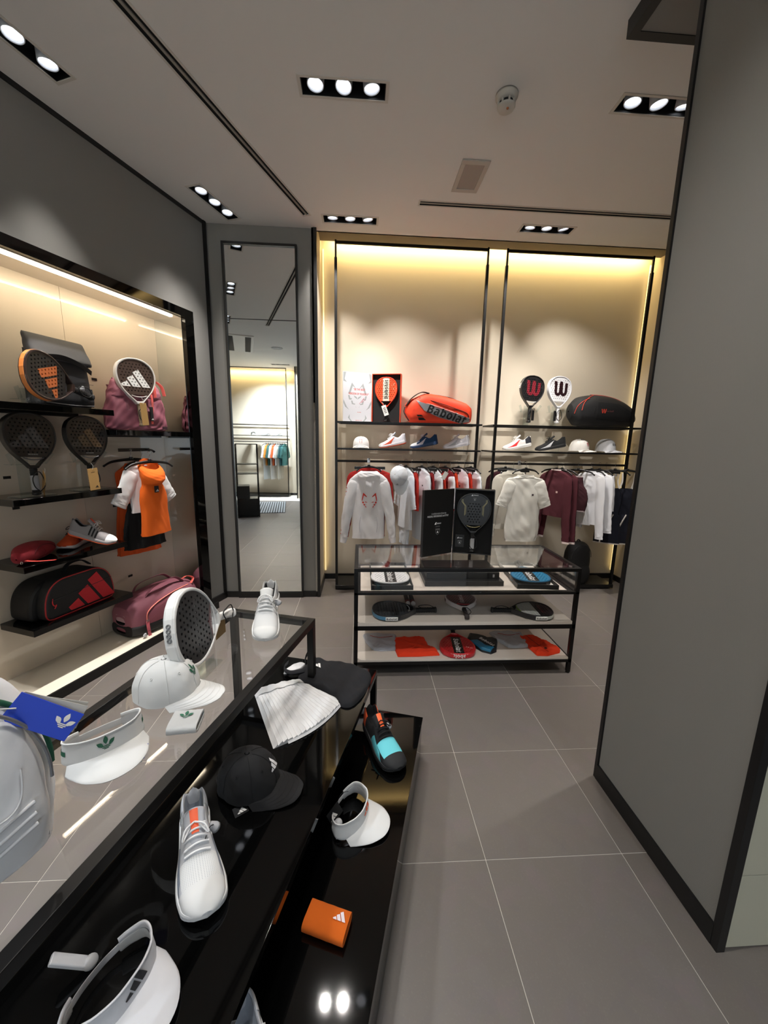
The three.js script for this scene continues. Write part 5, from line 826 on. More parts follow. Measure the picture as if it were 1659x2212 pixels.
// ---------------------------------------------------------------- goods on the left stand of the bay
const ORANGE = 0xf2471f, S1 = 1.6685, S2 = 1.4205;
const word = 'Babolat';
function bandPrint(x, w, h, bg, band, ink, extra) {        // racket print: light or dark band with upright lettering
  x.fillStyle = bg; x.fillRect(0, 0, w, h); if (extra) extra(x, w, h);
  x.fillStyle = band; x.fillRect(w * 0.36, 0, w * 0.28, h); x.fillStyle = ink; fitText(x, word, w * 0.5, h * 0.5, h * 0.86, h * 0.2, 'bold', -PI / 2);
}
{ // opened gift box with orange racket
  const o = thing('gift_box', 'opened white and orange racket gift box on the left shelf', 'box', 'room', 0.10, S1, -3.95);
  const lid = new THREE.Group(); lid.name = 'lid'; lid.rotation.y = R(22); o.add(lid);
  part('panel', rbx(-0.298, 0, 0, 0.465, -0.012, 0, 0.001), mat(0xe2e2e6, 0.6), lid);
  const tex = canvasTex(512, 800, (x, w, h) => {
    x.fillStyle = '#dcdde3'; x.fillRect(0, 0, w, h); x.fillStyle = '#a9aeb0';
    const P = l => { x.beginPath(); l.forEach(([a, b], i) => i ? x.lineTo(a * w, b * h) : x.moveTo(a * w, b * h)); x.fill(); };
    for (const s of [0, 1]) { const m = q => q.map(([a, b]) => [s ? 1 - a : a, b]); P(m([[0.3, 0.2], [0.2, 0.38], [0.16, 0.43], [0.24, 0.43], [0.33, 0.27], [0.44, 0.32]])); P(m([[0.16, 0.46], [0.22, 0.46], [0.24, 0.52], [0.3, 0.52], [0.28, 0.55], [0.2, 0.55]])); P(m([[0.36, 0.46], [0.47, 0.49], [0.5, 0.54], [0.4, 0.5]])); P(m([[0.27, 0.57], [0.32, 0.57], [0.34, 0.62], [0.42, 0.63], [0.4, 0.65], [0.3, 0.64]])); P(m([[0.42, 0.67], [0.46, 0.71], [0.44, 0.7]])); P(m([[0.0, 0.0], [0.1, 0.0], [0.04, 0.14], [0.12, 0.2], [0, 0.18]])); P(m([[0.0, 0.55], [0.12, 0.7], [0.2, 0.76], [0.06, 0.7], [0, 0.62]])); P(m([[0.22, 0.85], [0.16, 0.92], [0.26, 1], [0.32, 1], [0.22, 0.93]])); }
    x.fillStyle = '#c8463a'; fitText(x, '"BE THE BEST', w * 0.56, h * 0.335, w * 0.42, 46); fitText(x, 'VERSION OF YOURSELF"', w * 0.55, h * 0.425, w * 0.72, 46);
    x.strokeStyle = '#c0606a'; x.lineWidth = 5; x.beginPath(); x.moveTo(w * 0.56, h * 0.63); x.lineTo(w * 0.74, h * 0.5); x.lineTo(w * 0.64, h * 0.6); x.lineTo(w * 0.8, h * 0.53); x.stroke(); fitText(x, 'artist edition', w * 0.56, h * 0.8, w * 0.14, 16); fitText(x, 'signature series', w * 0.55, h * 0.97, w * 0.3, 16);
  });
  const pr = new THREE.PlaneGeometry(0.29, 0.457); part('print', mv(pr, -0.149, 0.2325, 0.0008), new THREE.MeshStandardMaterial({ map: tex, roughness: 0.6 }), lid);
  const tr = new THREE.Group(); tr.name = 'tray'; tr.rotation.y = R(-14); o.add(tr);
  part('shell', [rbx(0.004, 0.29, 0, 0.465, -0.06, -0.054, 0.001), rbx(0.004, 0.29, 0, 0.006, -0.054, 0.006, 0.001), rbx(0.004, 0.29, 0.459, 0.465, -0.054, 0.006, 0.001), rbx(0.004, 0.01, 0.006, 0.459, -0.054, 0.006, 0.001), rbx(0.284, 0.29, 0.006, 0.459, -0.054, 0.006, 0.001)], mat(0xd8431a, 0.5), tr);
  part('foam', bx(0.01, 0.284, 0.006, 0.459, -0.054, -0.02), mat(0x151516, 0.95), tr);
  const r = tilt(thing('padel_racket', 'orange racket with white lettered band inside the gift box', 'racket', 'room', 0.2415, S1 + 0.012, -3.918, R(-14)), 0, 0);
  r.scale.set(0.86, 0.93, 0.6); racket({ key: 'giftorange', frame: 0xd23a1a, grip: 0x0d0d0d, draw: (x, w, h) => bandPrint(x, w, h, '#e04a22', '#c9c4b4', '#0c0c0c', (x, w, h) => { for (let i = 0; i < 40; i++) { x.fillStyle = ['#c8806a', '#b23a22', '#d9a08c'][i % 3]; const a = rnd() * w, b = rnd() * h, s = 8 + rnd() * 26; x.beginPath(); x.moveTo(a, b); x.lineTo(a + s, b + s * 0.4); x.lineTo(a + s * 0.3, b + s); x.fill(); } }) }, r);
  ticket('price_ticket', 'white barcode ticket on the orange boxed racket', 'tag', 0.045, 0.1, PAPER, 'room', 0.215, S1 + 0.165, -3.895, 0, 0.35, q => part('barcode', [0.03, 0.045, 0.06, 0.075].map(y => bx(-0.012, 0.012, -y, -y + 0.006, 0.001, 0.0014)), MATTEBLACK, q));
}
{ // orange racket bag
  const o = thing('racket_bag', 'bright orange racket bag with grey lettered band on the left shelf', 'bag', 'room', 0.755, S1, -3.86), c = cloth(0xf5431f, 22, 0.0005, 0.6);
  const b = bagBody([[-0.335, 0.12, 0.006, 0.01, 2], [-0.328, 0.12, 0.06, 0.05, 2.5], [-0.27, 0.115, 0.112, 0.1, 3], [-0.15, 0.138, 0.138, 0.115, 3.2], [0.0, 0.133, 0.132, 0.115, 3.2], [0.15, 0.117, 0.116, 0.11, 3], [0.26, 0.1, 0.098, 0.095, 2.8], [0.315, 0.088, 0.07, 0.06, 2.4], [0.33, 0.085, 0.006, 0.01, 2]]);
  part('body', b.g, c, o);
  const fn = off => (x, y) => [x, y, b.frontZ(x, clamp(y, 0.004, 0.26), off)];
  const band = part('side_band', mapped(poly([[-0.235, 0.205], [0.29, 0.052], [0.30, 0.02], [0.2, 0.006], [-0.02, 0.055], [-0.16, 0.115]]), fn(0.004), 4), mat(0x8d8d90, 0.35, { metalness: 0.3 }), o);
  const th = -0.275, cs = Math.cos(th), sn = Math.sin(th); part('lettering', textOn(word, 0.078, (x, y) => fn(0.0055)(0.065 + x * cs - y * sn, 0.085 + x * sn + y * cs), 1.0, 0.12, 2), mat(0x0b0b0b, 0.6), band);
  part('band_edge', b.line([[-0.235, 0.208], [-0.05, 0.158], [0.15, 0.097], [0.29, 0.055]], 0.0022, 0.005), PAPER, band);
  part('flash', mapped(poly([[-0.23, 0.075], [-0.185, 0.075], [-0.165, 0.06], [-0.22, 0.06]]), fn(0.004), 1), MATTEBLACK, o); part('flash', mapped(poly([[-0.215, 0.05], [-0.165, 0.05], [-0.135, 0.026], [-0.205, 0.026]]), fn(0.004), 1), MATTEBLACK, o);
  part('zip', b.line([[-0.21, 0.235], [-0.05, 0.195], [0.12, 0.145], [0.27, 0.09], [0.285, 0.04]], 0.003, 0.002), MATTEBLACK, o);
  part('top_seam', tube([[-0.15, 0.277, 0], [0.0, 0.266, 0.01], [0.15, 0.234, 0.01], [0.3, 0.15, 0.02]], 0.0045, 6), MATTEBLACK, o);
  part('shoulder_strap', strap([[-0.33, 0.16, 0.05], [-0.27, 0.235, 0.07], [-0.18, 0.287, 0.06], [-0.11, 0.28, 0.05]], 0.035, 0.008, [0.2, 0, 1]), MATTEBLACK, o); part('side_strap', strap([[-0.335, 0.15, 0.04], [-0.345, 0.1, 0.06], [-0.3, 0.02, 0.09]], 0.02, 0.005, [0.3, 0, 1]), MATTEBLACK, o);
}
const wolf = (k = 1) => { const m = q => [q, q.map(([x, y]) => [-x, y])]; return [...m([[0.052, 0.068], [0.062, 0.02], [0.064, 0.0], [0.058, 0.0], [0.054, 0.02], [0.047, 0.046], [0.024, 0.03], [0.022, 0.036]]), ...m([[0.062, -0.008], [0.048, -0.008], [0.044, -0.022], [0.058, -0.022]]), ...m([[0.014, -0.016], [0.034, -0.006], [0.036, -0.014]]), ...m([[0.052, -0.028], [0.038, -0.028], [0.034, -0.04], [0.046, -0.04]]), ...m([[0.04, -0.046], [0.03, -0.046], [0.024, -0.06], [0.03, -0.056]])].map(q => poly(q.map(([x, y]) => [x * k, y * k]))); };
cap({ color: 0xe9e8e8, soft: 0.02, k: 9, h: 0.1, mark: wolf(0.28), markColor: 0xc23a32 }, thing('baseball_cap', 'white cap with small red emblem on the left lower shelf', 'cap', 'room', 0.0, S2, -3.885, R(-92)));
{
  const o = tilt(thing('sport_shoe', 'white shoe with orange sole and black lettering, leftmost on the lower shelf', 'shoe', 'room', 0.315, S2 + 0.022, -3.87, PI - 0.3), 0, -0.2); shoe({ upper: 0xe4e2ea, mid: 0xd9d6dc, out: 0xd04e2a, lining: 0x181414, toe: 0xb9bbb6, toeAt: 0.86, slash: 0xc94a28, laces: 0xf0f0f0, word: [word, 0x111111] }, o, 0.28);
  const p = tilt(thing('sport_shoe', 'navy shoe fading to white toe on the left lower shelf', 'shoe', 'room', 0.63, S2 + 0.022, -3.87, PI - 0.3), 0, -0.2); shoe({ upper: 0x1d3f66, mid: 0x20406a, out: 0x163050, lining: 0xd8dce2, toe: 0xdfe2e8, toeAt: 0.72, vamp: 0x9fb0cb, slash: 0xc9c4ce, laces: 0xe8e8ee, word: [word, 0xe8e8ee] }, p, 0.28);
  const q = tilt(thing('sport_shoe', 'all white shoe with strap at the right end of the left lower shelf', 'shoe', 'room', 0.955, S2 + 0.022, -3.87, PI - 0.3), 0, -0.2); shoe({ upper: 0xdedde3, mid: 0xe6e4ea, out: 0xd2d0d8, lining: 0x8c8c92, slash: 0xa9aaae, laces: 0xe6e6ea }, q, 0.27);
  for (const [x, n] of [[0.40, 'white and orange'], [0.715, 'navy'], [1.035, 'all white']]) { const s = thing('shoe_prop', `small clear prop under the heel of the ${n} shoe`, 'stand', 'room', x, S2, -3.895, -0.3, 'clear shoe props'); part('foot', rbx(-0.03, 0.03, 0, 0.003, -0.025, 0.025, 0.001, 1), ACRYL, s); part('riser', rbx(-0.002, 0.002, 0.003, 0.045, -0.02, 0.02, 0.001, 1), ACRYL, s); }
}
// front-hung hoodie
const RAIL = 1.308, FZ = -3.615;
{
  const a = thing('hook_arm', 'chrome face-out arm on the left rail holding the hoodie', 'rail', 'room', 0.075, RAIL - 0.011, -3.74); part('clamp', rbx(-0.014, 0.014, -0.014, 0.03, -0.014, 0.014, 0.003), CHROME, a); part('arm', tube([[0, 0.018, 0.012], [0, 0.018, 0.1], [0, 0.03, 0.15]], 0.005, 8), CHROME, a);
  garment('hoodie', 'red hoodie mostly hidden behind the white hoodie', { cat: 'shirt', x: 0.085, y: RAIL + 0.006, z: -3.665, turn: 0.03, color: 0xa81f1a, yN: -0.075, neck: 0.06, sh: 0.2, yS: -0.15, chest: 0.16, hem: 0.15, yH: -0.74, depth: 0.02, sleeve: [0.225, -0.7, 0.055, 0.03], cuff: 0.04, hang: 'black clip hanger of the hidden red hoodie', bar: true, hangHalf: 0.145, hy: RAIL + 0.006, fold: 0.003 });
  const h = garment('hoodie', 'white hoodie with red wolf face emblem hanging on the left stand', { cat: 'shirt', x: 0.075, y: RAIL + 0.006, z: FZ, color: 0xeceaec, yN: -0.118, neck: 0.085, sh: 0.185, yS: -0.205, chest: 0.152, hem: 0.15, yH: -0.745, depth: 0.034, sleeve: [0.232, -0.74, 0.062, 0.034, 0.014], cuff: 0.05, cuffTight: 0.85, fold: 0.005, folds: 4, fk: 2, mark: wolf(1.12), markAt: [0.008, -0.375], markColor: 0xcf3226, hang: 'black hanger of the white hoodie', hangHalf: 0.11, neckRing: false });
  part('hood', loft([[-0.10, 0.075, 0.045, -0.004], [-0.118, 0.1, 0.055, 0.0], [-0.15, 0.112, 0.054, 0.006], [-0.185, 0.098, 0.042, 0.004]].map(([y, a, b, z]) => ({ c: [0, y, z], a, b, e: 2 })), 40, { m: 20, fold: (t, v) => 0.005 * wob(v * 7, t * 3, 5) }), cloth(0xeceaec, 22), h);
  for (const s of [-1, 1]) part('drawstring', tube([[s * 0.03, -0.15, 0.058], [s * 0.032, -0.22, 0.048], [s * 0.034, -0.285, 0.046]], 0.0035, 6), mat(0xf2f2f2, 0.8), h);
  for (const s of [-1, 1]) part('pocket_seam', tube([[s * 0.075, -0.53, 0.042], [s * 0.085, -0.6, 0.042], [s * 0.078, -0.68, 0.042]], 0.003, 5), cloth(0xd6d4d8, 22), h);
  const dots = part('sleeve_print', Array.from({ length: 14 }, (_, i) => { const t = i / 13; return mv(rbx(-0.004, 0.004, -0.0035, 0.0035, -0.003, 0.003, 0.0005, 1), lerp(-0.205, -0.262, t), lerp(-0.26, -0.7, t), 0.012); }), mat(0xc8443c, 0.8), h); dots.userData = { kind: 'stuff' };
}
const TURN = R(-68), RZ = -3.74;
function shorts(label, hl, x, color, z = RZ + 0.03, len = 0.36) {  // clipped by the waist on a bar hanger
  return garment('sport_shorts', label, { cat: 'shorts', x, y: RAIL, z, turn: TURN, color, rows: [[-0.105, 0.11, 0.8], [-0.13, 0.11, 0.95], [-0.25, 0.128, 1.1], [-0.105 - len, 0.14, 1.2]], neck: 0.1, yN: -0.105, chest: 0.12, depth: 0.02, folds: 5, fold: 0.006, neckRing: false, hang: hl, bar: true, hangHalf: 0.15, group: 'shorts on bar hangers' });
}
function sideTee(label, hl, x, color, o = {}) {
  return garment('tee_shirt', label, { cat: 'shirt', x, y: RAIL, z: RZ, turn: TURN, color, yN: -0.078, neck: 0.07, sh: 0.155, yS: -0.135, chest: 0.135, hem: 0.135, yH: -0.66, depth: 0.02, sleeve: [0.175, -0.44, 0.06, 0.052], fk: x * 9, hang: hl, mark: [boxShape(0.008, 0.007, 0.003)], markAt: [0.07, -0.23], markColor: 0x111111, group: 'side-hung tees', ...o });
}
sideTee('white tee with a cap over its hanger, leftmost of the side-hung row', 'black hanger of the leftmost side-hung white tee', 0.437, 0xdfe6ef);
garment('track_pants', 'pale long trousers hanging below the leftmost white tee', { cat: 'trousers', x: 0.44, y: RAIL, z: RZ - 0.01, turn: TURN, color: 0xd6dee9, rows: [[-0.5, 0.10, 0.8], [-0.6, 0.098, 1], [-0.72, 0.09, 1.1], [-0.83, 0.08, 1.1]], neck: 0.1, yN: -0.5, chest: 0.1, depth: 0.02, neckRing: false, folds: 3, fold: 0.008 });
cap({ color: 0xd4d9e0, soft: 0.03, k: 12, mark: [boxShape(0.01, 0.006, 0.002)], markColor: 0x8a8f98 }, tilt(thing('baseball_cap', 'pale grey cap hanging over the leftmost side-hung tee', 'cap', 'room', 0.372, 1.165, -3.6, R(-120)), 0.2, R(-72)));
shorts('red shorts, first pair on a bar hanger from the left', 'bar hanger of the first red shorts from the left', 0.497, 0xc02c1e);
sideTee('pinkish white tee, second tee of the side-hung row', 'black hanger of the second side-hung tee', 0.592, 0xdde2ea, { yH: -0.78 });
shorts('dark red shorts between the second and third side-hung tees', 'bar hanger of the dark red shorts', 0.648, 0x8e1a1c);
sideTee('white tee, third tee of the side-hung row', 'black hanger of the third side-hung tee', 0.705, 0xe4e8ef);
shorts('red shorts between the third tee and the crimson tee', 'bar hanger of the red shorts before the crimson tee', 0.757, 0xc8301c);
sideTee('crimson tee with a paper ticket at the neck', 'black hanger of the crimson tee', 0.823, 0x7d1420, { sleeveColor: 0xe6e8ee });
ticket('price_ticket', 'red and white ticket on the crimson tee', 'tag', 0.04, 0.075, PAPER, 'room', 0.80, RAIL - 0.09, -3.56, -0.3, -0.5);
shorts('bright orange-red shorts behind the crimson tee', 'bar hanger of the bright orange-red shorts', 0.874, 0xf04a1e);
sideTee('pale tee with scooped neck near the right end of the row', 'black hanger of the scooped pale tee', 0.955, 0xdcd6de, { neck: 0.085 });
shorts('scarlet shorts near the right end of the left rail', 'bar hanger of the scarlet shorts near the right end', 1.012, 0xd8351c);
sideTee('white tee at the right end of the left rail', 'black hanger of the last white tee on the left rail', 1.077, 0xe8eaf0);

// ---------------------------------------------------------------- goods on the right stand of the bay
function scriptW(x, cx, cy, w, color) { x.fillStyle = color; fitText(x, 'W', cx, cy, w, w * 1.15, '900'); }
const wMark = k => { const s = textShapes('w', k); return s; };
for (const [key, x, lab, fr, bg, ink, grip, low] of [['blackw', 1.665, 'black racket with dark red letter on the right shelf', 0x141214, '#171517', '#7d1f2b', 0x101010, '#4a1520'], ['whitew', 1.955, 'white racket with dark maroon letter on the right shelf', 0xdcdce0, '#e4e4e6', '#2a1218', 0xe2e2e4, '#c9c9ce']]) {
  const o = tilt(thing('padel_racket', lab, 'racket', 'room', x, S1 + 0.03, -3.86, 0.15), -0.05, key === 'blackw' ? -0.06 : -0.02);
  racket({ key, frame: fr, grip, bridge: key === 'blackw' ? 0xd8d8d8 : 0x9a9aa0, cap: grip, draw: (c, w, h) => { c.fillStyle = bg; c.fillRect(0, 0, w, h); c.strokeStyle = ink; c.lineWidth = 58; c.lineJoin = 'round'; for (const d of [0, 0.24]) { c.beginPath(); c.moveTo(w * (0.235 + d), h * 0.27); c.lineTo(w * (0.31 + d), h * 0.27); c.lineTo(w * (0.315 + d), h * 0.6); c.quadraticCurveTo(w * (0.33 + d), h * 0.7, w * (0.42 + d), h * 0.7); c.quadraticCurveTo(w * (0.5 + d), h * 0.68, w * (0.51 + d), h * 0.56); c.lineTo(w * (0.52 + d), h * 0.27); c.stroke(); } } }, o);
  if (key === 'blackw') part('rim_lettering', textOn('Wilson', 0.03, (a, b) => { const ang = PI * 0.86 - a * 7.2, r = 0.1335; return [Math.cos(ang) * r, 0.326 + Math.sin(ang) * r, b]; }, 1, 0, 1), PAPER, o);
  acrylicStand(`clear acrylic stand under the ${key === 'blackw' ? 'black' : 'white'} lettered racket`, 'room', x, S1, -3.88, 0, 0.2);
  const g = thing('security_clip', `dark security clip on the ${key === 'blackw' ? 'black' : 'white'} lettered racket`, 'clip', 'room', x + (key === 'blackw' ? 0.025 : -0.04), S1 + 0.05, -3.83, 0.3); part('case', rbx(-0.014, 0.014, 0, 0.1, -0.008, 0.008, 0.006), mat(0x151517, 0.3), g); part('cord', tube([[0, 0.1, 0], [0.012, 0.12, 0], [0.02, 0.1, 0]], 0.0015, 5), MATTEBLACK, g);
}
{ // black racket bag
  const o = thing('racket_bag', 'black racket bag with thin red piping on the right shelf', 'bag', 'room', 2.41, S1, -3.86), c = cloth(0x121214, 22, 0.0006, 0.75);
  const b = bagBody([[-0.345, 0.15, 0.008, 0.01, 2], [-0.335, 0.15, 0.07, 0.06, 2.2], [-0.27, 0.15, 0.135, 0.11, 2.4], [-0.15, 0.155, 0.153, 0.125, 2.5], [0.02, 0.15, 0.15, 0.125, 2.5], [0.18, 0.128, 0.126, 0.11, 2.5], [0.29, 0.1, 0.092, 0.085, 2.4], [0.335, 0.085, 0.04, 0.04, 2], [0.342, 0.08, 0.004, 0.004, 2]]);
  part('body', b.g, c, o);
  for (const [x, h] of [[-0.27, 0.255], [-0.22, 0.285]]) part('piping', tube([[x - 0.05, h - 0.13, b.frontZ(x - 0.05, h - 0.13)], [x - 0.03, h - 0.06, b.frontZ(x - 0.03, h - 0.06)], [x + 0.02, h - 0.01, b.frontZ(x + 0.02, h - 0.012)], [x + 0.08, h + 0.018, b.frontZ(x + 0.08, Math.min(h + 0.015, 0.3))]], 0.003, 6), mat(0xc8402e, 0.5), o);
  part('ridge', tube([[-0.15, 0.31, 0.02], [0.0, 0.302, 0.02], [0.15, 0.265, 0.02], [0.3, 0.18, 0.02]], 0.006, 6), mat(0xa8383a, 0.5), o);
  part('pocket', mapped(poly([[-0.12, 0.08], [0.28, 0.05], [0.26, 0.14], [0.1, 0.22], [-0.12, 0.235]]), (x, y) => [x, y, b.frontZ(x, y, 0.004)], 3), cloth(0x0b0b0d, 18), o);
  part('lettering', textOn('W', 0.04, (x, y) => [-0.06 + x, 0.15 + y, b.frontZ(-0.06 + x, 0.15 + y, 0.0062)], 1, 0, 1), mat(0xc8402e, 0.5), o); part('small_lettering', textOn('Pro Staff', 0.014, (x, y) => [0.0 + x, 0.15 + y, b.frontZ(x, 0.15 + y, 0.0062)]), mat(0x6a3a3a, 0.5), o);
  part('seam', b.line([[-0.13, 0.27], [-0.15, 0.15], [-0.13, 0.03]], 0.003), MATTEBLACK, o);
}
{
  const o = tilt(thing('sport_shoe', 'white shoe with red flash at the left of the right lower shelf', 'shoe', 'room', 1.575, S2 + 0.022, -3.87, PI - 0.25), 0, -0.2); shoe({ upper: 0xe6e2de, mid: 0xe4e0dc, out: 0xdedad6, lining: 0x1a181c, heel: 0x22232c, heelAt: 0.2, slash: 0xd8262a, laces: 0xe9e6e2 }, o, 0.285);
  const p = tilt(thing('sport_shoe', 'black shoe with white heel curve on the right lower shelf', 'shoe', 'room', 1.925, S2 + 0.022, -3.87, PI - 0.25), 0, -0.2); shoe({ upper: 0x151516, mid: 0x1a1a1b, out: 0x101010, lining: 0x0b0b0b, slash: 0xb9b9bb, laces: 0x0e0e0e, tongue: 0x121213 }, p, 0.3);
  for (const [x, n] of [[1.66, 'red flashed'], [2.02, 'black']]) { const s = thing('shoe_prop', `small clear prop under the heel of the ${n} shoe`, 'stand', 'room', x, S2, -3.895, -0.3, 'clear shoe props'); part('foot', rbx(-0.03, 0.03, 0, 0.003, -0.025, 0.025, 0.001, 1), ACRYL, s); part('riser', rbx(-0.002, 0.002, 0.003, 0.045, -0.02, 0.02, 0.001, 1), ACRYL, s); }
  const w1 = textShapes('w', 0.034), w2 = textShapes('Wilson', 0.016, 1); const fixShapes = t => t.shapes.map(s => { const f = pts => pts.map(q => { const r = t.fix(q.x, q.y); return new THREE.Vector2(r[0], r[1]); }); const e = s.extractPoints(4), n = new THREE.Shape(f(e.shape)); n.holes = e.holes.map(h => new THREE.Path(f(h))); return n; });
  cap({ color: 0xdcd8d2, soft: 0.02, k: 14, h: 0.118, mark: fixShapes(w1), markColor: 0xa02632 }, thing('baseball_cap', 'cream white cap with red letter on the right lower shelf', 'cap', 'room', 2.225, S2, -3.875, R(-58)));
  cap({ color: 0xcfd0d4, soft: 0.02, k: 17, h: 0.125, mark: fixShapes(w2), markColor: 0x17171a }, thing('baseball_cap', 'pale grey cap with black lettering at the right end of the shelf', 'cap', 'room', 2.505, S2, -3.875, R(-62)));
}
{
  const a = thing('hook_arm', 'chrome face-out arm on the right rail holding the cream tee', 'rail', 'room', 1.555, RAIL - 0.011, -3.74); part('clamp', rbx(-0.014, 0.014, -0.014, 0.03, -0.014, 0.014, 0.003), CHROME, a); part('arm', tube([[0, 0.018, 0.012], [0, 0.018, 0.1], [0, 0.03, 0.15]], 0.005, 8), CHROME, a);
  garment('jacket', 'maroon jacket furthest back behind the cream tee', { cat: 'jacket', x: 1.435, y: RAIL, z: -3.77, turn: -0.35, color: 0x3c121c, yN: -0.085, neck: 0.065, sh: 0.16, yS: -0.15, chest: 0.14, hem: 0.14, yH: -0.5, depth: 0.02, sleeve: [0.17, -0.6, 0.055, 0.04], hang: 'black hanger of the maroon jacket behind the cream tee' });
  garment('sweatshirt', 'cream long-sleeved sweatshirt behind the cream tee', { cat: 'shirt', x: 1.485, y: RAIL, z: -3.69, turn: -0.2, color: 0xc9c3b6, yN: -0.085, neck: 0.07, sh: 0.175, yS: -0.155, chest: 0.15, hem: 0.15, yH: -0.66, depth: 0.022, sleeve: [0.18, -0.7, 0.055, 0.038], cuff: 0.035, hang: 'black hanger of the cream sweatshirt', bar: true, hangHalf: 0.15 });
  garment('tee_shirt', 'cream white tee with small chest emblem hanging at the front of the right stand', { cat: 'shirt', x: 1.575, y: RAIL + 0.004, z: FZ + 0.005, color: 0xdedbd2, rows: [[-0.125, 0.082, 0.8], [-0.14, 0.12, 0.8], [-0.165, 0.178, 0.75], [-0.3, 0.16, 1], [-0.5, 0.162, 1], [-0.66, 0.168, 1], [-0.765, 0.15, 0.85]], yN: -0.125, neck: 0.085, sh: 0.18, yS: -0.165, chest: 0.16, hem: 0.165, yH: -0.76, depth: 0.032, sleeve: [0.212, -0.41, 0.07, 0.06], crumple: 0.009, fold: 0.013, folds: 4, fk: 3, hang: 'black hanger of the cream white tee', hangHalf: 0.125, mark: fixSmall(), markAt: [0.07, -0.3], markColor: 0x33202a });
}
function fixSmall() { return [boxShape(0.0095, 0.0085, 0.002)]; }
const T2 = R(-63);
function sideJacket(label, hl, x, o = {}) { return garment('jacket', label, { cat: 'jacket', x, y: RAIL, z: RZ, turn: T2, color: 0x4b1722, yN: -0.07, neck: 0.06, sh: 0.175, yS: -0.15, chest: 0.15, hem: 0.14, yH: -0.53, depth: 0.026, sleeve: [0.18, -0.76, 0.058, 0.04], cuff: 0.02, trim: 0xd8c8c4, hang: hl, hemline: false, fk: x * 5, mark: [boxShape(0.01, 0.01, 0.004)], markAt: [0.05, -0.28], markColor: 0xc8a8a0, group: 'maroon jackets', ...o }); }
sideJacket('maroon zip jacket, the nearer of the pair beside the cream tee', 'black hanger of the nearer maroon jacket', 1.944);
sideJacket('maroon zip jacket, the second of the pair', 'black hanger of the second maroon jacket', 2.0);
garment('crop_top', 'maroon racerback crop top', { cat: 'shirt', x: 2.15, y: RAIL, z: RZ + 0.03, turn: T2 + 0.25, color: 0x3a131c, rows: [[-0.13, 0.05, 0.8], [-0.2, 0.06, 0.9], [-0.27, 0.1, 1], [-0.36, 0.115, 1], [-0.47, 0.1, 1]], neck: 0.05, yN: -0.13, chest: 0.11, depth: 0.034, folds: 2, fold: 0.003, trim: 0xb8a8a8, hang: 'black hanger of the maroon crop top', hangHalf: 0.15 });
garment('pleated_skirt', 'white pleated skirt below the maroon crop top', { cat: 'skirt', x: 2.225, y: RAIL, z: RZ - 0.04, turn: T2 + 0.15, color: 0xd4d4d6, rows: [[-0.33, 0.085, 1], [-0.36, 0.09, 1], [-0.48, 0.115, 1.1], [-0.61, 0.135, 1.2]], neck: 0.09, yN: -0.33, chest: 0.11, depth: 0.032, folds: 9, fold: 0.01, neckRing: false });
garment('long_sleeve_top', 'white long-sleeved top, left of two', { cat: 'shirt', x: 2.30, y: RAIL, z: RZ + 0.01, turn: T2 - 0.1, color: 0xe2e2e6, yN: -0.08, neck: 0.055, sh: 0.15, yS: -0.14, chest: 0.125, hem: 0.12, yH: -0.6, depth: 0.024, sleeve: [0.165, -0.72, 0.055, 0.042], hang: 'black hanger of the left white long-sleeved top' });
garment('long_sleeve_top', 'white long-sleeved top, right of two', { cat: 'shirt', x: 2.385, y: RAIL, z: RZ + 0.0, turn: T2 - 0.1, color: 0xe6e6ea, yN: -0.08, neck: 0.055, sh: 0.15, yS: -0.14, chest: 0.125, hem: 0.12, yH: -0.6, depth: 0.024, sleeve: [0.165, -0.66, 0.055, 0.042], hang: 'black hanger of the right white long-sleeved top' });
garment('sport_shorts', 'white shorts on a bar hanger beside the navy dresses', { cat: 'shorts', x: 2.455, y: RAIL, z: RZ, turn: T2, color: 0xe0e0e4, rows: [[-0.105, 0.085, 0.8], [-0.13, 0.09, 0.95], [-0.28, 0.11, 1.1], [-0.46, 0.12, 1.2]], neck: 0.085, yN: -0.105, chest: 0.1, depth: 0.022, folds: 5, fold: 0.007, neckRing: false, hang: 'bar hanger of the white shorts', bar: true, hangHalf: 0.14 });
for (const [x, z, lab, t] of [[2.545, RZ + 0.005, 'navy tennis dress with white trim, left of two', -0.55], [2.665, RZ + 0.02, 'navy tennis dress with white trim, right of two', -0.4]]) {
  const o = garment('tennis_dress', lab, { cat: 'dress', x, y: RAIL, z, turn: t, color: 0x0d1020, rows: [[-0.24, 0.066, 0.8], [-0.3, 0.092, 0.95], [-0.4, 0.088, 1], [-0.49, 0.082, 1], [-0.54, 0.095, 1.1], [-0.68, 0.115, 1.3], [-0.81, 0.125, 1.4]], neck: 0.066, yN: -0.24, chest: 0.09, depth: 0.034, folds: 6, fold: 0.007, fk: x * 4, trim: 0xd6d0c8, neckRing: false, hang: `black hanger of the ${lab.endsWith('left of two') ? 'left' : 'right'} navy dress`, hangHalf: 0.13 });
  for (const s of [-1, 1]) part('shoulder_strap', strap([[s * 0.058, -0.24, 0.018], [s * 0.075, -0.17, 0.012], [s * 0.068, -0.085, 0], [s * 0.07, -0.17, -0.014], [s * 0.056, -0.24, -0.018]], 0.011, 0.003, [1, 0.2, 0]), mat(0xd6d0c8, 0.8), o);
  part('skirt_stripe', tube([[0.03, -0.5, 0.046], [-0.01, -0.6, 0.052], [-0.05, -0.72, 0.052], [-0.062, -0.8, 0.052]], 0.007, 6), mat(0xd6d0c8, 0.8), o);
}
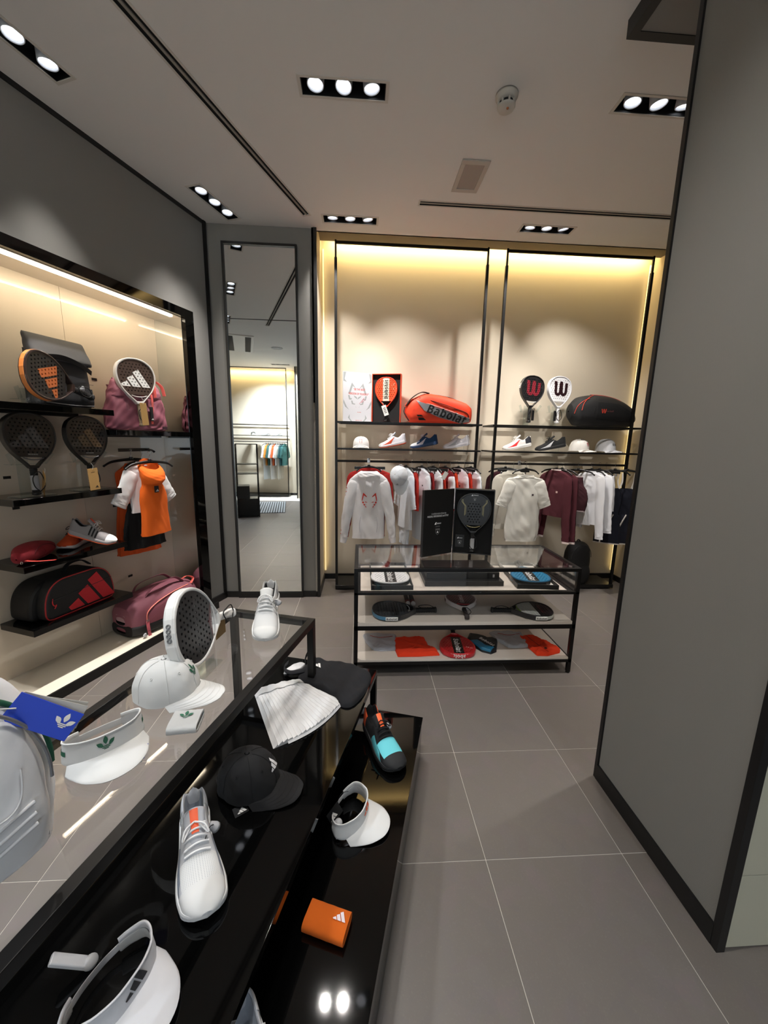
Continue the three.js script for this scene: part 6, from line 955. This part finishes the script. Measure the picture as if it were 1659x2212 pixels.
{ // black backpack on the foot board
  const o = thing('backpack', 'black backpack with white letter standing under the right rail', 'backpack', 'room', 2.29, 0.0505, -3.80, 0.25), c = cloth(0x0f0f11, 20, 0.0006, 0.7);
  part('body', loft([[0, 0.12, 0.07], [0.015, 0.135, 0.085], [0.2, 0.142, 0.09], [0.34, 0.13, 0.085], [0.41, 0.1, 0.065], [0.44, 0.05, 0.03], [0.445, 0.005, 0.005]].map(([y, a, b]) => ({ c: [0, y, 0], a, b, e: 2.6 })), 40, { m: 40, fold: (t, v) => 0.003 * wob(v * 9, t * 6, 4) }), c, o);
  part('pocket', loft([[0.02, 0.11, 0.03], [0.12, 0.115, 0.05], [0.2, 0.1, 0.03]].map(([y, a, b]) => ({ c: [0, y, 0.06], a, b, e: 3 })), 32), c, o);
  part('lettering', textOn('w', 0.035, (x, y) => [-0.06 + x, 0.05 + y, 0.106]), mat(0xd8d8d8, 0.6), o); part('top_loop', strap([[-0.03, 0.43, 0], [0, 0.465, 0], [0.03, 0.43, 0]], 0.02, 0.005, [0, 0, 1]), MATTEBLACK, o);
  part('zip', tube(Array.from({ length: 16 }, (_, i) => { const a = PI * i / 15; return [Math.cos(a) * 0.128, 0.28 + Math.sin(a) * 0.14, 0.06]; }), 0.003, 5), mat(0x2a2a2c, 0.5), o);
}

// ---------------------------------------------------------------- goods in and on the display table
const DK = 0.568, SB2 = 0.3705, SB3 = 0.1155, TOPG = 0.7275;
function flatRacket(label, x, y, z, dir, opt, sc = 1) {     // lying face up, handle pointing along dir (radians from +x towards -z)
  const o = thing('padel_racket', label, 'racket', 'room', x, y, z); const ax = V(-Math.cos(dir), 0, Math.sin(dir)), nz = V(0, 1, 0), nx = new THREE.Vector3().crossVectors(ax, nz);
  o.quaternion.setFromRotationMatrix(new THREE.Matrix4().makeBasis(nx, ax, nz)); o.scale.setScalar(sc); racket(opt, o); return o;
}
for (const [lab, x0, z0, turn] of [['left', 0.205, -2.535, 0], ['right', 1.175, -2.54, R(-5)]]) {
  const o = thing('presentation_tray', `black presentation tray with white lining, ${lab} end of the glass case`, 'tray', 'room', x0, DK, z0, turn);
  part('rim', [rbx(-0.134, -0.126, 0, 0.03, -0.235, 0.235, 0.001), rbx(0.126, 0.134, 0, 0.03, -0.235, 0.235, 0.001), rbx(-0.126, 0.126, 0, 0.03, 0.227, 0.235, 0.001), rbx(-0.126, 0.126, 0, 0.03, -0.235, -0.227, 0.001)], BLACK, o); part('lining', bx(-0.126, 0.126, 0, 0.008, -0.227, 0.227), mat(0xe6ddd2, 0.8), o);
}
flatRacket('white racket with black lettered band in the left tray', 0.2, DK + 0.028, -2.765, PI / 2, { key: 'whiteband', frame: 0xe6e6e6, grip: 0x2a2826, bumper: 0x1a1a1a, draw: (x, w, h) => bandPrint(x, w, h, '#e9e9ec', '#141414', '#f0f0f0', (x, w, h) => { x.strokeStyle = '#b8bcc4'; x.lineWidth = 4; for (const s of [0.2, 0.8]) { x.beginPath(); x.moveTo(w * s, h * 0.2); x.lineTo(w * (s + (s < 0.5 ? 0.08 : -0.08)), h * 0.4); x.lineTo(w * s, h * 0.6); x.stroke(); } }) });
flatRacket('blue racket with black lettered band in the right tray', 1.205, DK + 0.028, -2.775, PI / 2 - 0.14, { key: 'blueband', frame: 0x0d6a94, grip: 0x1d1b1b, bumper: 0x14181c, draw: (x, w, h) => bandPrint(x, w, h, '#1577a4', '#141416', '#f0f0f0') });
{
  const o = thing('gift_box', 'closed black gift box lying in the middle of the glass case', 'box', 'room', 0.685, DK, -2.52);
  part('tray', rbx(-0.262, 0.262, 0, 0.034, -0.17, 0.16, 0.002), mat(0x101010, 0.4), o); part('lid', rbx(-0.245, 0.245, 0.034, 0.078, -0.16, 0.115, 0.002), mat(0x131313, 0.35), o); part('badge', rbx(0.2, 0.212, 0.045, 0.065, 0.115, 0.1165, 0.0005), mat(0x9a9a9a, 0.4), o);
}
{ // open black presentation box standing on the glass
  const o = thing('presentation_box', 'open black presentation box standing on the glass display table', 'box', 'room', 0.645, TOPG, -2.598);
  const H = 0.455, ink = '#cfcfcf', shield = (x, cx, cy, s) => { x.fillStyle = '#5a5a5a'; x.beginPath(); x.moveTo(cx - s, cy - s); x.lineTo(cx + s, cy - s); x.lineTo(cx + s * 0.85, cy + s * 0.5); x.lineTo(cx, cy + s * 1.3); x.lineTo(cx - s * 0.85, cy + s * 0.5); x.fill(); x.fillStyle = '#111'; x.beginPath(); x.moveTo(cx - s * 0.8, cy - s * 0.45); x.lineTo(cx + s * 0.8, cy - s * 0.45); x.lineTo(cx + s * 0.65, cy + s * 0.4); x.lineTo(cx, cy + s * 1.05); x.lineTo(cx - s * 0.65, cy + s * 0.4); x.fill(); x.fillStyle = '#d0d0d0'; x.beginPath(); x.moveTo(cx - s * 0.35, cy + s * 0.5); x.lineTo(cx, cy - s * 0.3); x.lineTo(cx + s * 0.4, cy + s * 0.5); x.fill(); };
  const mark = (x, cx, cy, w) => { x.fillStyle = '#e6e6e6'; x.beginPath(); x.moveTo(cx - w * 0.5, cy + w * 0.12); x.lineTo(cx - w * 0.32, cy - w * 0.14); x.lineTo(cx - w * 0.16, cy - w * 0.14); x.lineTo(cx - w * 0.26, cy); x.lineTo(cx - w * 0.2, cy + w * 0.12); x.fill(); fitText(x, word, cx + w * 0.15, cy, w * 0.62, w * 0.2, 'italic bold'); };
  const lt = canvasTex(512, 900, (x, w, h) => { x.fillStyle = '#0a0a0a'; x.fillRect(0, 0, w, h); x.fillStyle = ink; fitText(x, 'A collaboration driven by', w * 0.5, h * 0.355, w * 0.5, 34, 'italic'); fitText(x, 'PASSION, PERFORMANCE and STYLE', w * 0.47, h * 0.395, w * 0.72, 34, 'italic bold'); mark(x, w * 0.48, h * 0.51, 120); x.fillStyle = '#888'; fitText(x, 'powered by', w * 0.48, h * 0.555, 70, 18); shield(x, w * 0.48, h * 0.635, 40); });
  const rt = canvasTex(256, 384, (x, w, h) => { x.fillStyle = '#0c0c0c'; x.fillRect(0, 0, w, h); mark(x, w * 0.5, h * 0.25, 170); shield(x, w * 0.5, h * 0.62, 60); });
  const lid = new THREE.Group(); lid.name = 'lid'; lid.rotation.y = R(26.6); o.add(lid);
  part('panel', rbx(-0.256, 0, 0, H, -0.014, 0, 0.001), mat(0x0c0c0c, 0.4), lid); part('edge', rbx(-0.26, -0.255, 0, H, -0.016, 0.004, 0.001), mat(0x4c4c4e, 0.3, { metalness: 0.6 }), lid);
  part('print', mv(new THREE.PlaneGeometry(0.248, H - 0.01), -0.128, H / 2, 0.0006), new THREE.MeshStandardMaterial({ map: lt, roughness: 0.4 }), lid);
  const tr = new THREE.Group(); tr.name = 'tray'; tr.rotation.y = R(-15); o.add(tr);
  part('shell', [rbx(0.003, 0.27, 0, H, -0.055, -0.05, 0.001), rbx(0.003, 0.27, 0, 0.006, -0.05, 0.004, 0.001), rbx(0.003, 0.27, H - 0.006, H, -0.05, 0.004, 0.001), rbx(0.003, 0.009, 0.006, H - 0.006, -0.05, 0.004, 0.001), rbx(0.264, 0.27, 0.006, H - 0.006, -0.05, 0.004, 0.001)], mat(0x131313, 0.35), tr);
  part('foam', bx(0.009, 0.264, 0.006, H - 0.006, -0.05, -0.022), mat(0x080808, 0.95), tr); part('insert_card', mv(new THREE.BoxGeometry(0.062, 0.09, 0.003), 0.052, 0.085, -0.019), mat(0x0c0c0c, 0.6), tr); part('insert_print', mv(new THREE.PlaneGeometry(0.058, 0.086), 0.052, 0.085, -0.0172), new THREE.MeshStandardMaterial({ map: rt, roughness: 0.4 }), tr);
  const p = V(0.138, 0.012, -0.006).applyAxisAngle(V(0, 1, 0), R(-15));
  const r = thing('padel_racket', 'black racket with pale gold lines inside the presentation box', 'racket', 'room', 0.645 + p.x, TOPG + p.y, -2.598 + p.z, R(-15)); r.scale.set(0.9, 0.92, 0.6);
  racket({ key: 'blackgold', frame: 0x0c0c0d, grip: 0x121212, wrap: mat(0x9d9d9d, 0.5), bridge: 0x8a8050, solid: (x, y) => Math.abs(x) > 0.045 || y > 0.38, draw: (x, w, h) => { x.fillStyle = '#060607'; x.fillRect(0, 0, w, h); x.fillStyle = '#101113'; x.fillRect(w * 0.34, 0, w * 0.32, h); mark(x, w * 0.5, h * 0.08, 110); shield(x, w * 0.5, h * 0.2, 22); x.strokeStyle = '#b7ad78'; x.lineWidth = 5; for (const s of [-1, 1]) for (const d of [0, 0.03]) { x.beginPath(); x.moveTo(w * (0.5 + s * (0.36 - d)), h * (0.18 + d)); x.lineTo(w * (0.5 + s * (0.36 - d)), h * (0.28 + d * 0.4)); x.lineTo(w * (0.5 + s * (0.27 - d)), h * 0.4); x.lineTo(w * (0.5 + s * (0.27 - d)), h * (0.68 - d)); x.stroke(); } } }, r);
}
// upper shelf
flatRacket('black racket with grey edge lying at the left of the upper shelf', 0.515, SB2 + 0.021, -2.39, 0.02, { key: 'grey1', rimLabel: -1, rimFlip: 1, frame: 0x26282b, grip: 0x151313, bumper: 0x4a7fa0, bridge: 0xcfd2d6, draw: (x, w, h) => { x.fillStyle = '#33373b'; x.fillRect(0, 0, w, h); x.fillStyle = '#1a1b1d'; x.fillRect(0, h * 0.5, w, h * 0.2); } }, 0.95);
flatRacket('maroon and white racket lying in the middle of the upper shelf', 0.69, SB2 + 0.021, -2.272, -PI / 2 - 0.1, { key: 'maroon', frame: 0xc9c3c4, grip: 0x3a3230, bumper: 0x3a141a, bridge: 0xb52a2a, draw: (x, w, h) => bandPrint(x, w, h, '#3c191e', '#4c2226', '#d8cfd0') }, 0.86);
flatRacket('white and black racket with green accents at the right of the upper shelf', 0.88, SB2 + 0.021, -2.385, PI - 0.06, { key: 'green1', rimLabel: 1, rimFlip: 1, frame: 0x1b1b1d, grip: 0x111111, bumper: 0xd4d8d0, bridge: 0x8fbf2a, draw: (x, w, h) => { x.fillStyle = '#1b191a'; x.fillRect(0, 0, w, h); x.fillStyle = '#c9ccc8'; x.fillRect(0, h * 0.5, w, h * 0.5); x.fillStyle = '#6a2a30'; fitText(x, word, w * 0.5, h * 0.34, w * 0.6, 70); } }, 0.9);
for (const [x, n] of [[0.335, 'left'], [0.372, 'right']]) { const o = thing('grip_roll', `rolled white grip tape with red end, ${n} of the pair on the upper shelf`, 'tape', 'room', x, SB2, -2.58, 0, 'rolled grip tapes'); part('roll', mv(cyl(0.015, 0.015, 0.14, 18).rotateX(PI / 2), 0, 0.0155, 0), mat(0x2a2223, 0.7), o); part('end', mv(cyl(0.0155, 0.0155, 0.012, 18).rotateX(PI / 2), 0, 0.0158, 0.072), mat(0xd8d4d4, 0.6), o); part('band', mv(cyl(0.0158, 0.0158, 0.01, 18).rotateX(PI / 2), 0, 0.016, 0.05), mat(0x8e2020, 0.6), o); }
// lower shelf
function folded(name, label, cat, x, z, turn, color, pts, h, k, extra) { const o = thing(name, label, cat, 'room', x, SB3, z, turn); part('cloth', pillow(pts, h, { k, f: 22, w: 0.3 }), cloth(color, 20), o); if (extra) extra(o); return o; }
const TEE = [[-0.12, -0.1], [-0.06, -0.12], [0.04, -0.11], [0.12, -0.09], [0.11, 0.02], [0.1, 0.1], [0.0, 0.11], [-0.05, 0.1], [-0.1, 0.0]], SHORT = [[-0.12, -0.11], [0.02, -0.12], [0.1, -0.11], [0.11, 0.0], [0.16, 0.06], [0.17, 0.11], [0.02, 0.12], [-0.11, 0.12], [-0.125, 0.0]];
folded('tee_shirt', 'folded pale grey tee at the left of the lower shelf', 'shirt', 0.145, -2.46, 0, 0xbfc2ca, TEE, 0.02, 1, o => part('neck_trim', tube([[-0.07, 0.024, -0.06], [0.0, 0.026, -0.03], [0.09, 0.024, -0.05]], 0.002, 5), mat(0xb0483e, 0.7), o));
folded('sport_shorts', 'folded orange-red shorts at the left of the lower shelf', 'shorts', 0.36, -2.4, 0, 0xea3a12, SHORT, 0.022, 3);
flatRacket('red racket with black lettered band on the lower shelf', 0.69, SB3 + 0.021, -2.66, PI / 2 - 0.1, { key: 'redband', frame: 0xb91c22, grip: 0x1c1718, bumper: 0xc8222a, draw: (x, w, h) => bandPrint(x, w, h, '#b01a20', '#101010', '#e8e8e8', (x, w, h) => { x.fillStyle = '#e8d8d8'; fitText(x, 'JUAN L', w * 0.18, h * 0.4, w * 0.22, 30, 'italic bold', 0.4); }) }, 0.92);
{
  const r = scene.children[scene.children.length - 1]; part('rim_lettering', textOn(word, 0.027, (x, y) => { const a = PI / 2 - x * 7.4, q = 0.1335; return [Math.cos(a) * q, 0.326 + Math.sin(a) * q, -y]; }, 1, 0, 1), PAPER, r);
  const o = thing('head_cover', 'black and blue racket cover with white lettering on the lower shelf', 'cover', 'room', 0.85, SB3, -2.41, -0.35); part('shell', pillow([[-0.1, -0.11], [0.0, -0.1], [0.03, -0.08], [0.07, -0.1], [0.1, -0.08], [0.095, 0.06], [0.06, 0.1], [0.0, 0.09], [-0.07, 0.03], [-0.11, -0.03]], 0.03, { k: 5, f: 10, w: 0.1 }), mat(0x0f1418, 0.5), o);
  part('blue_fade', pillow([[-0.09, 0.0], [-0.04, -0.02], [0.02, 0.04], [0.09, 0.05], [0.06, 0.098], [0.0, 0.088], [-0.06, 0.035]], 0.031, { k: 5, f: 10, w: 0.08 }), mat(0x1d6a8c, 0.5), o); part('lettering', textOn(word, 0.026, (x, y) => [0.03 + x * 0.75 + y * 0.6, 0.0355, -0.0 + x * 0.62 - y * 0.8]), PAPER, o);
}
folded('tee_shirt', 'folded pale grey tee right of the red racket', 'shirt', 1.07, -2.475, 0, 0xb4b7be, TEE, 0.02, 7, o => part('neck_trim', tube([[-0.07, 0.024, -0.06], [0.0, 0.026, -0.03], [0.09, 0.024, -0.05]], 0.002, 5), mat(0xa8483e, 0.7), o));
folded('tee_shirt', 'folded orange-red tee at the right of the lower shelf', 'shirt', 1.245, -2.39, 0, 0xee3d12, [[-0.1, -0.13], [0.0, -0.13], [0.04, -0.1], [0.12, 0.06], [0.1, 0.09], [0.0, 0.125], [-0.07, 0.12], [-0.09, 0.0]], 0.022, 9, o => { part('fold_line', tube([[-0.05, 0.026, -0.1], [-0.03, 0.028, 0.0], [0.01, 0.026, 0.11]], 0.002, 5), mat(0xa02a10, 0.8), o); part('emblem', mapped(boxShape(0.009, 0.007, 0.002), (x, y) => [0.01 + x, 0.0285, 0.07 - y]), MATTEBLACK, o); });
{ const o = thing('ball_tube', 'red and black ball tube lying at the back of the lower shelf', 'tube', 'room', 1.26, SB3, -2.67, 0.08); part('body', mv(cyl(0.026, 0.026, 0.14, 24).rotateZ(PI / 2), 0, 0.027, 0), mat(0xa8242c, 0.3), o); part('lid', mv(cyl(0.027, 0.027, 0.05, 24).rotateZ(PI / 2), -0.09, 0.0275, 0), mat(0x121212, 0.5), o); }

// ---------------------------------------------------------------- goods at the far end, seen only in the mirror
{
  const base = [[-2.72, 'grey-white cap'], [-2.42, 'white shoe'], [-2.13, 'second white shoe']];
  cap({ color: 0xd8dcde, k: 3 }, thing('baseball_cap', 'pale cap on the far shelf, seen only in the mirror', 'cap', 'room', -2.72, 1.5605, 3.1, R(70)));
  shoe({ upper: 0xdfe3e4, mid: 0xe8eaea, lining: 0x777777 }, thing('sport_shoe', 'white shoe on the far shelf next to the pale cap, seen in the mirror', 'shoe', 'room', -2.42, 1.5605, 3.1, 0.4));
  shoe({ upper: 0xdde0e0, mid: 0xe8eaea, lining: 0x777777 }, thing('sport_shoe', 'white shoe at the end of the far shelf, seen in the mirror', 'shoe', 'room', -2.13, 1.5605, 3.1, 0.4));
  const cols = [0xd9e0e2, 0xc9822f, 0x2f5f5c, 0xd9d9d6, 0xd4642f, 0xe0e4e4, 0xb9b4a8, 0x2d5a5e, 0x3d6f6c], nm = ['white', 'ochre', 'dark teal', 'off-white', 'rust', 'pale grey', 'stone', 'deep green', 'teal'];
  cols.forEach((c, i) => garment('tee_shirt', `${nm[i]} shirt on the far rail, seen only in the mirror`, { cat: 'shirt', x: -2.40 + i * 0.058, y: 1.412, z: 2.98, turn: PI / 2 + 0.35, color: c, yN: -0.075, neck: 0.065, sh: 0.165, yS: -0.13, chest: 0.14, hem: 0.14, yH: i % 3 === 0 ? -0.95 : -0.6, depth: 0.02, sleeve: [0.2, -0.4, 0.065, 0.055], hang: `hanger of the ${nm[i]} shirt on the far rail`, group: 'shirts on the far rail' }));
}

renderer.render(scene, camera);
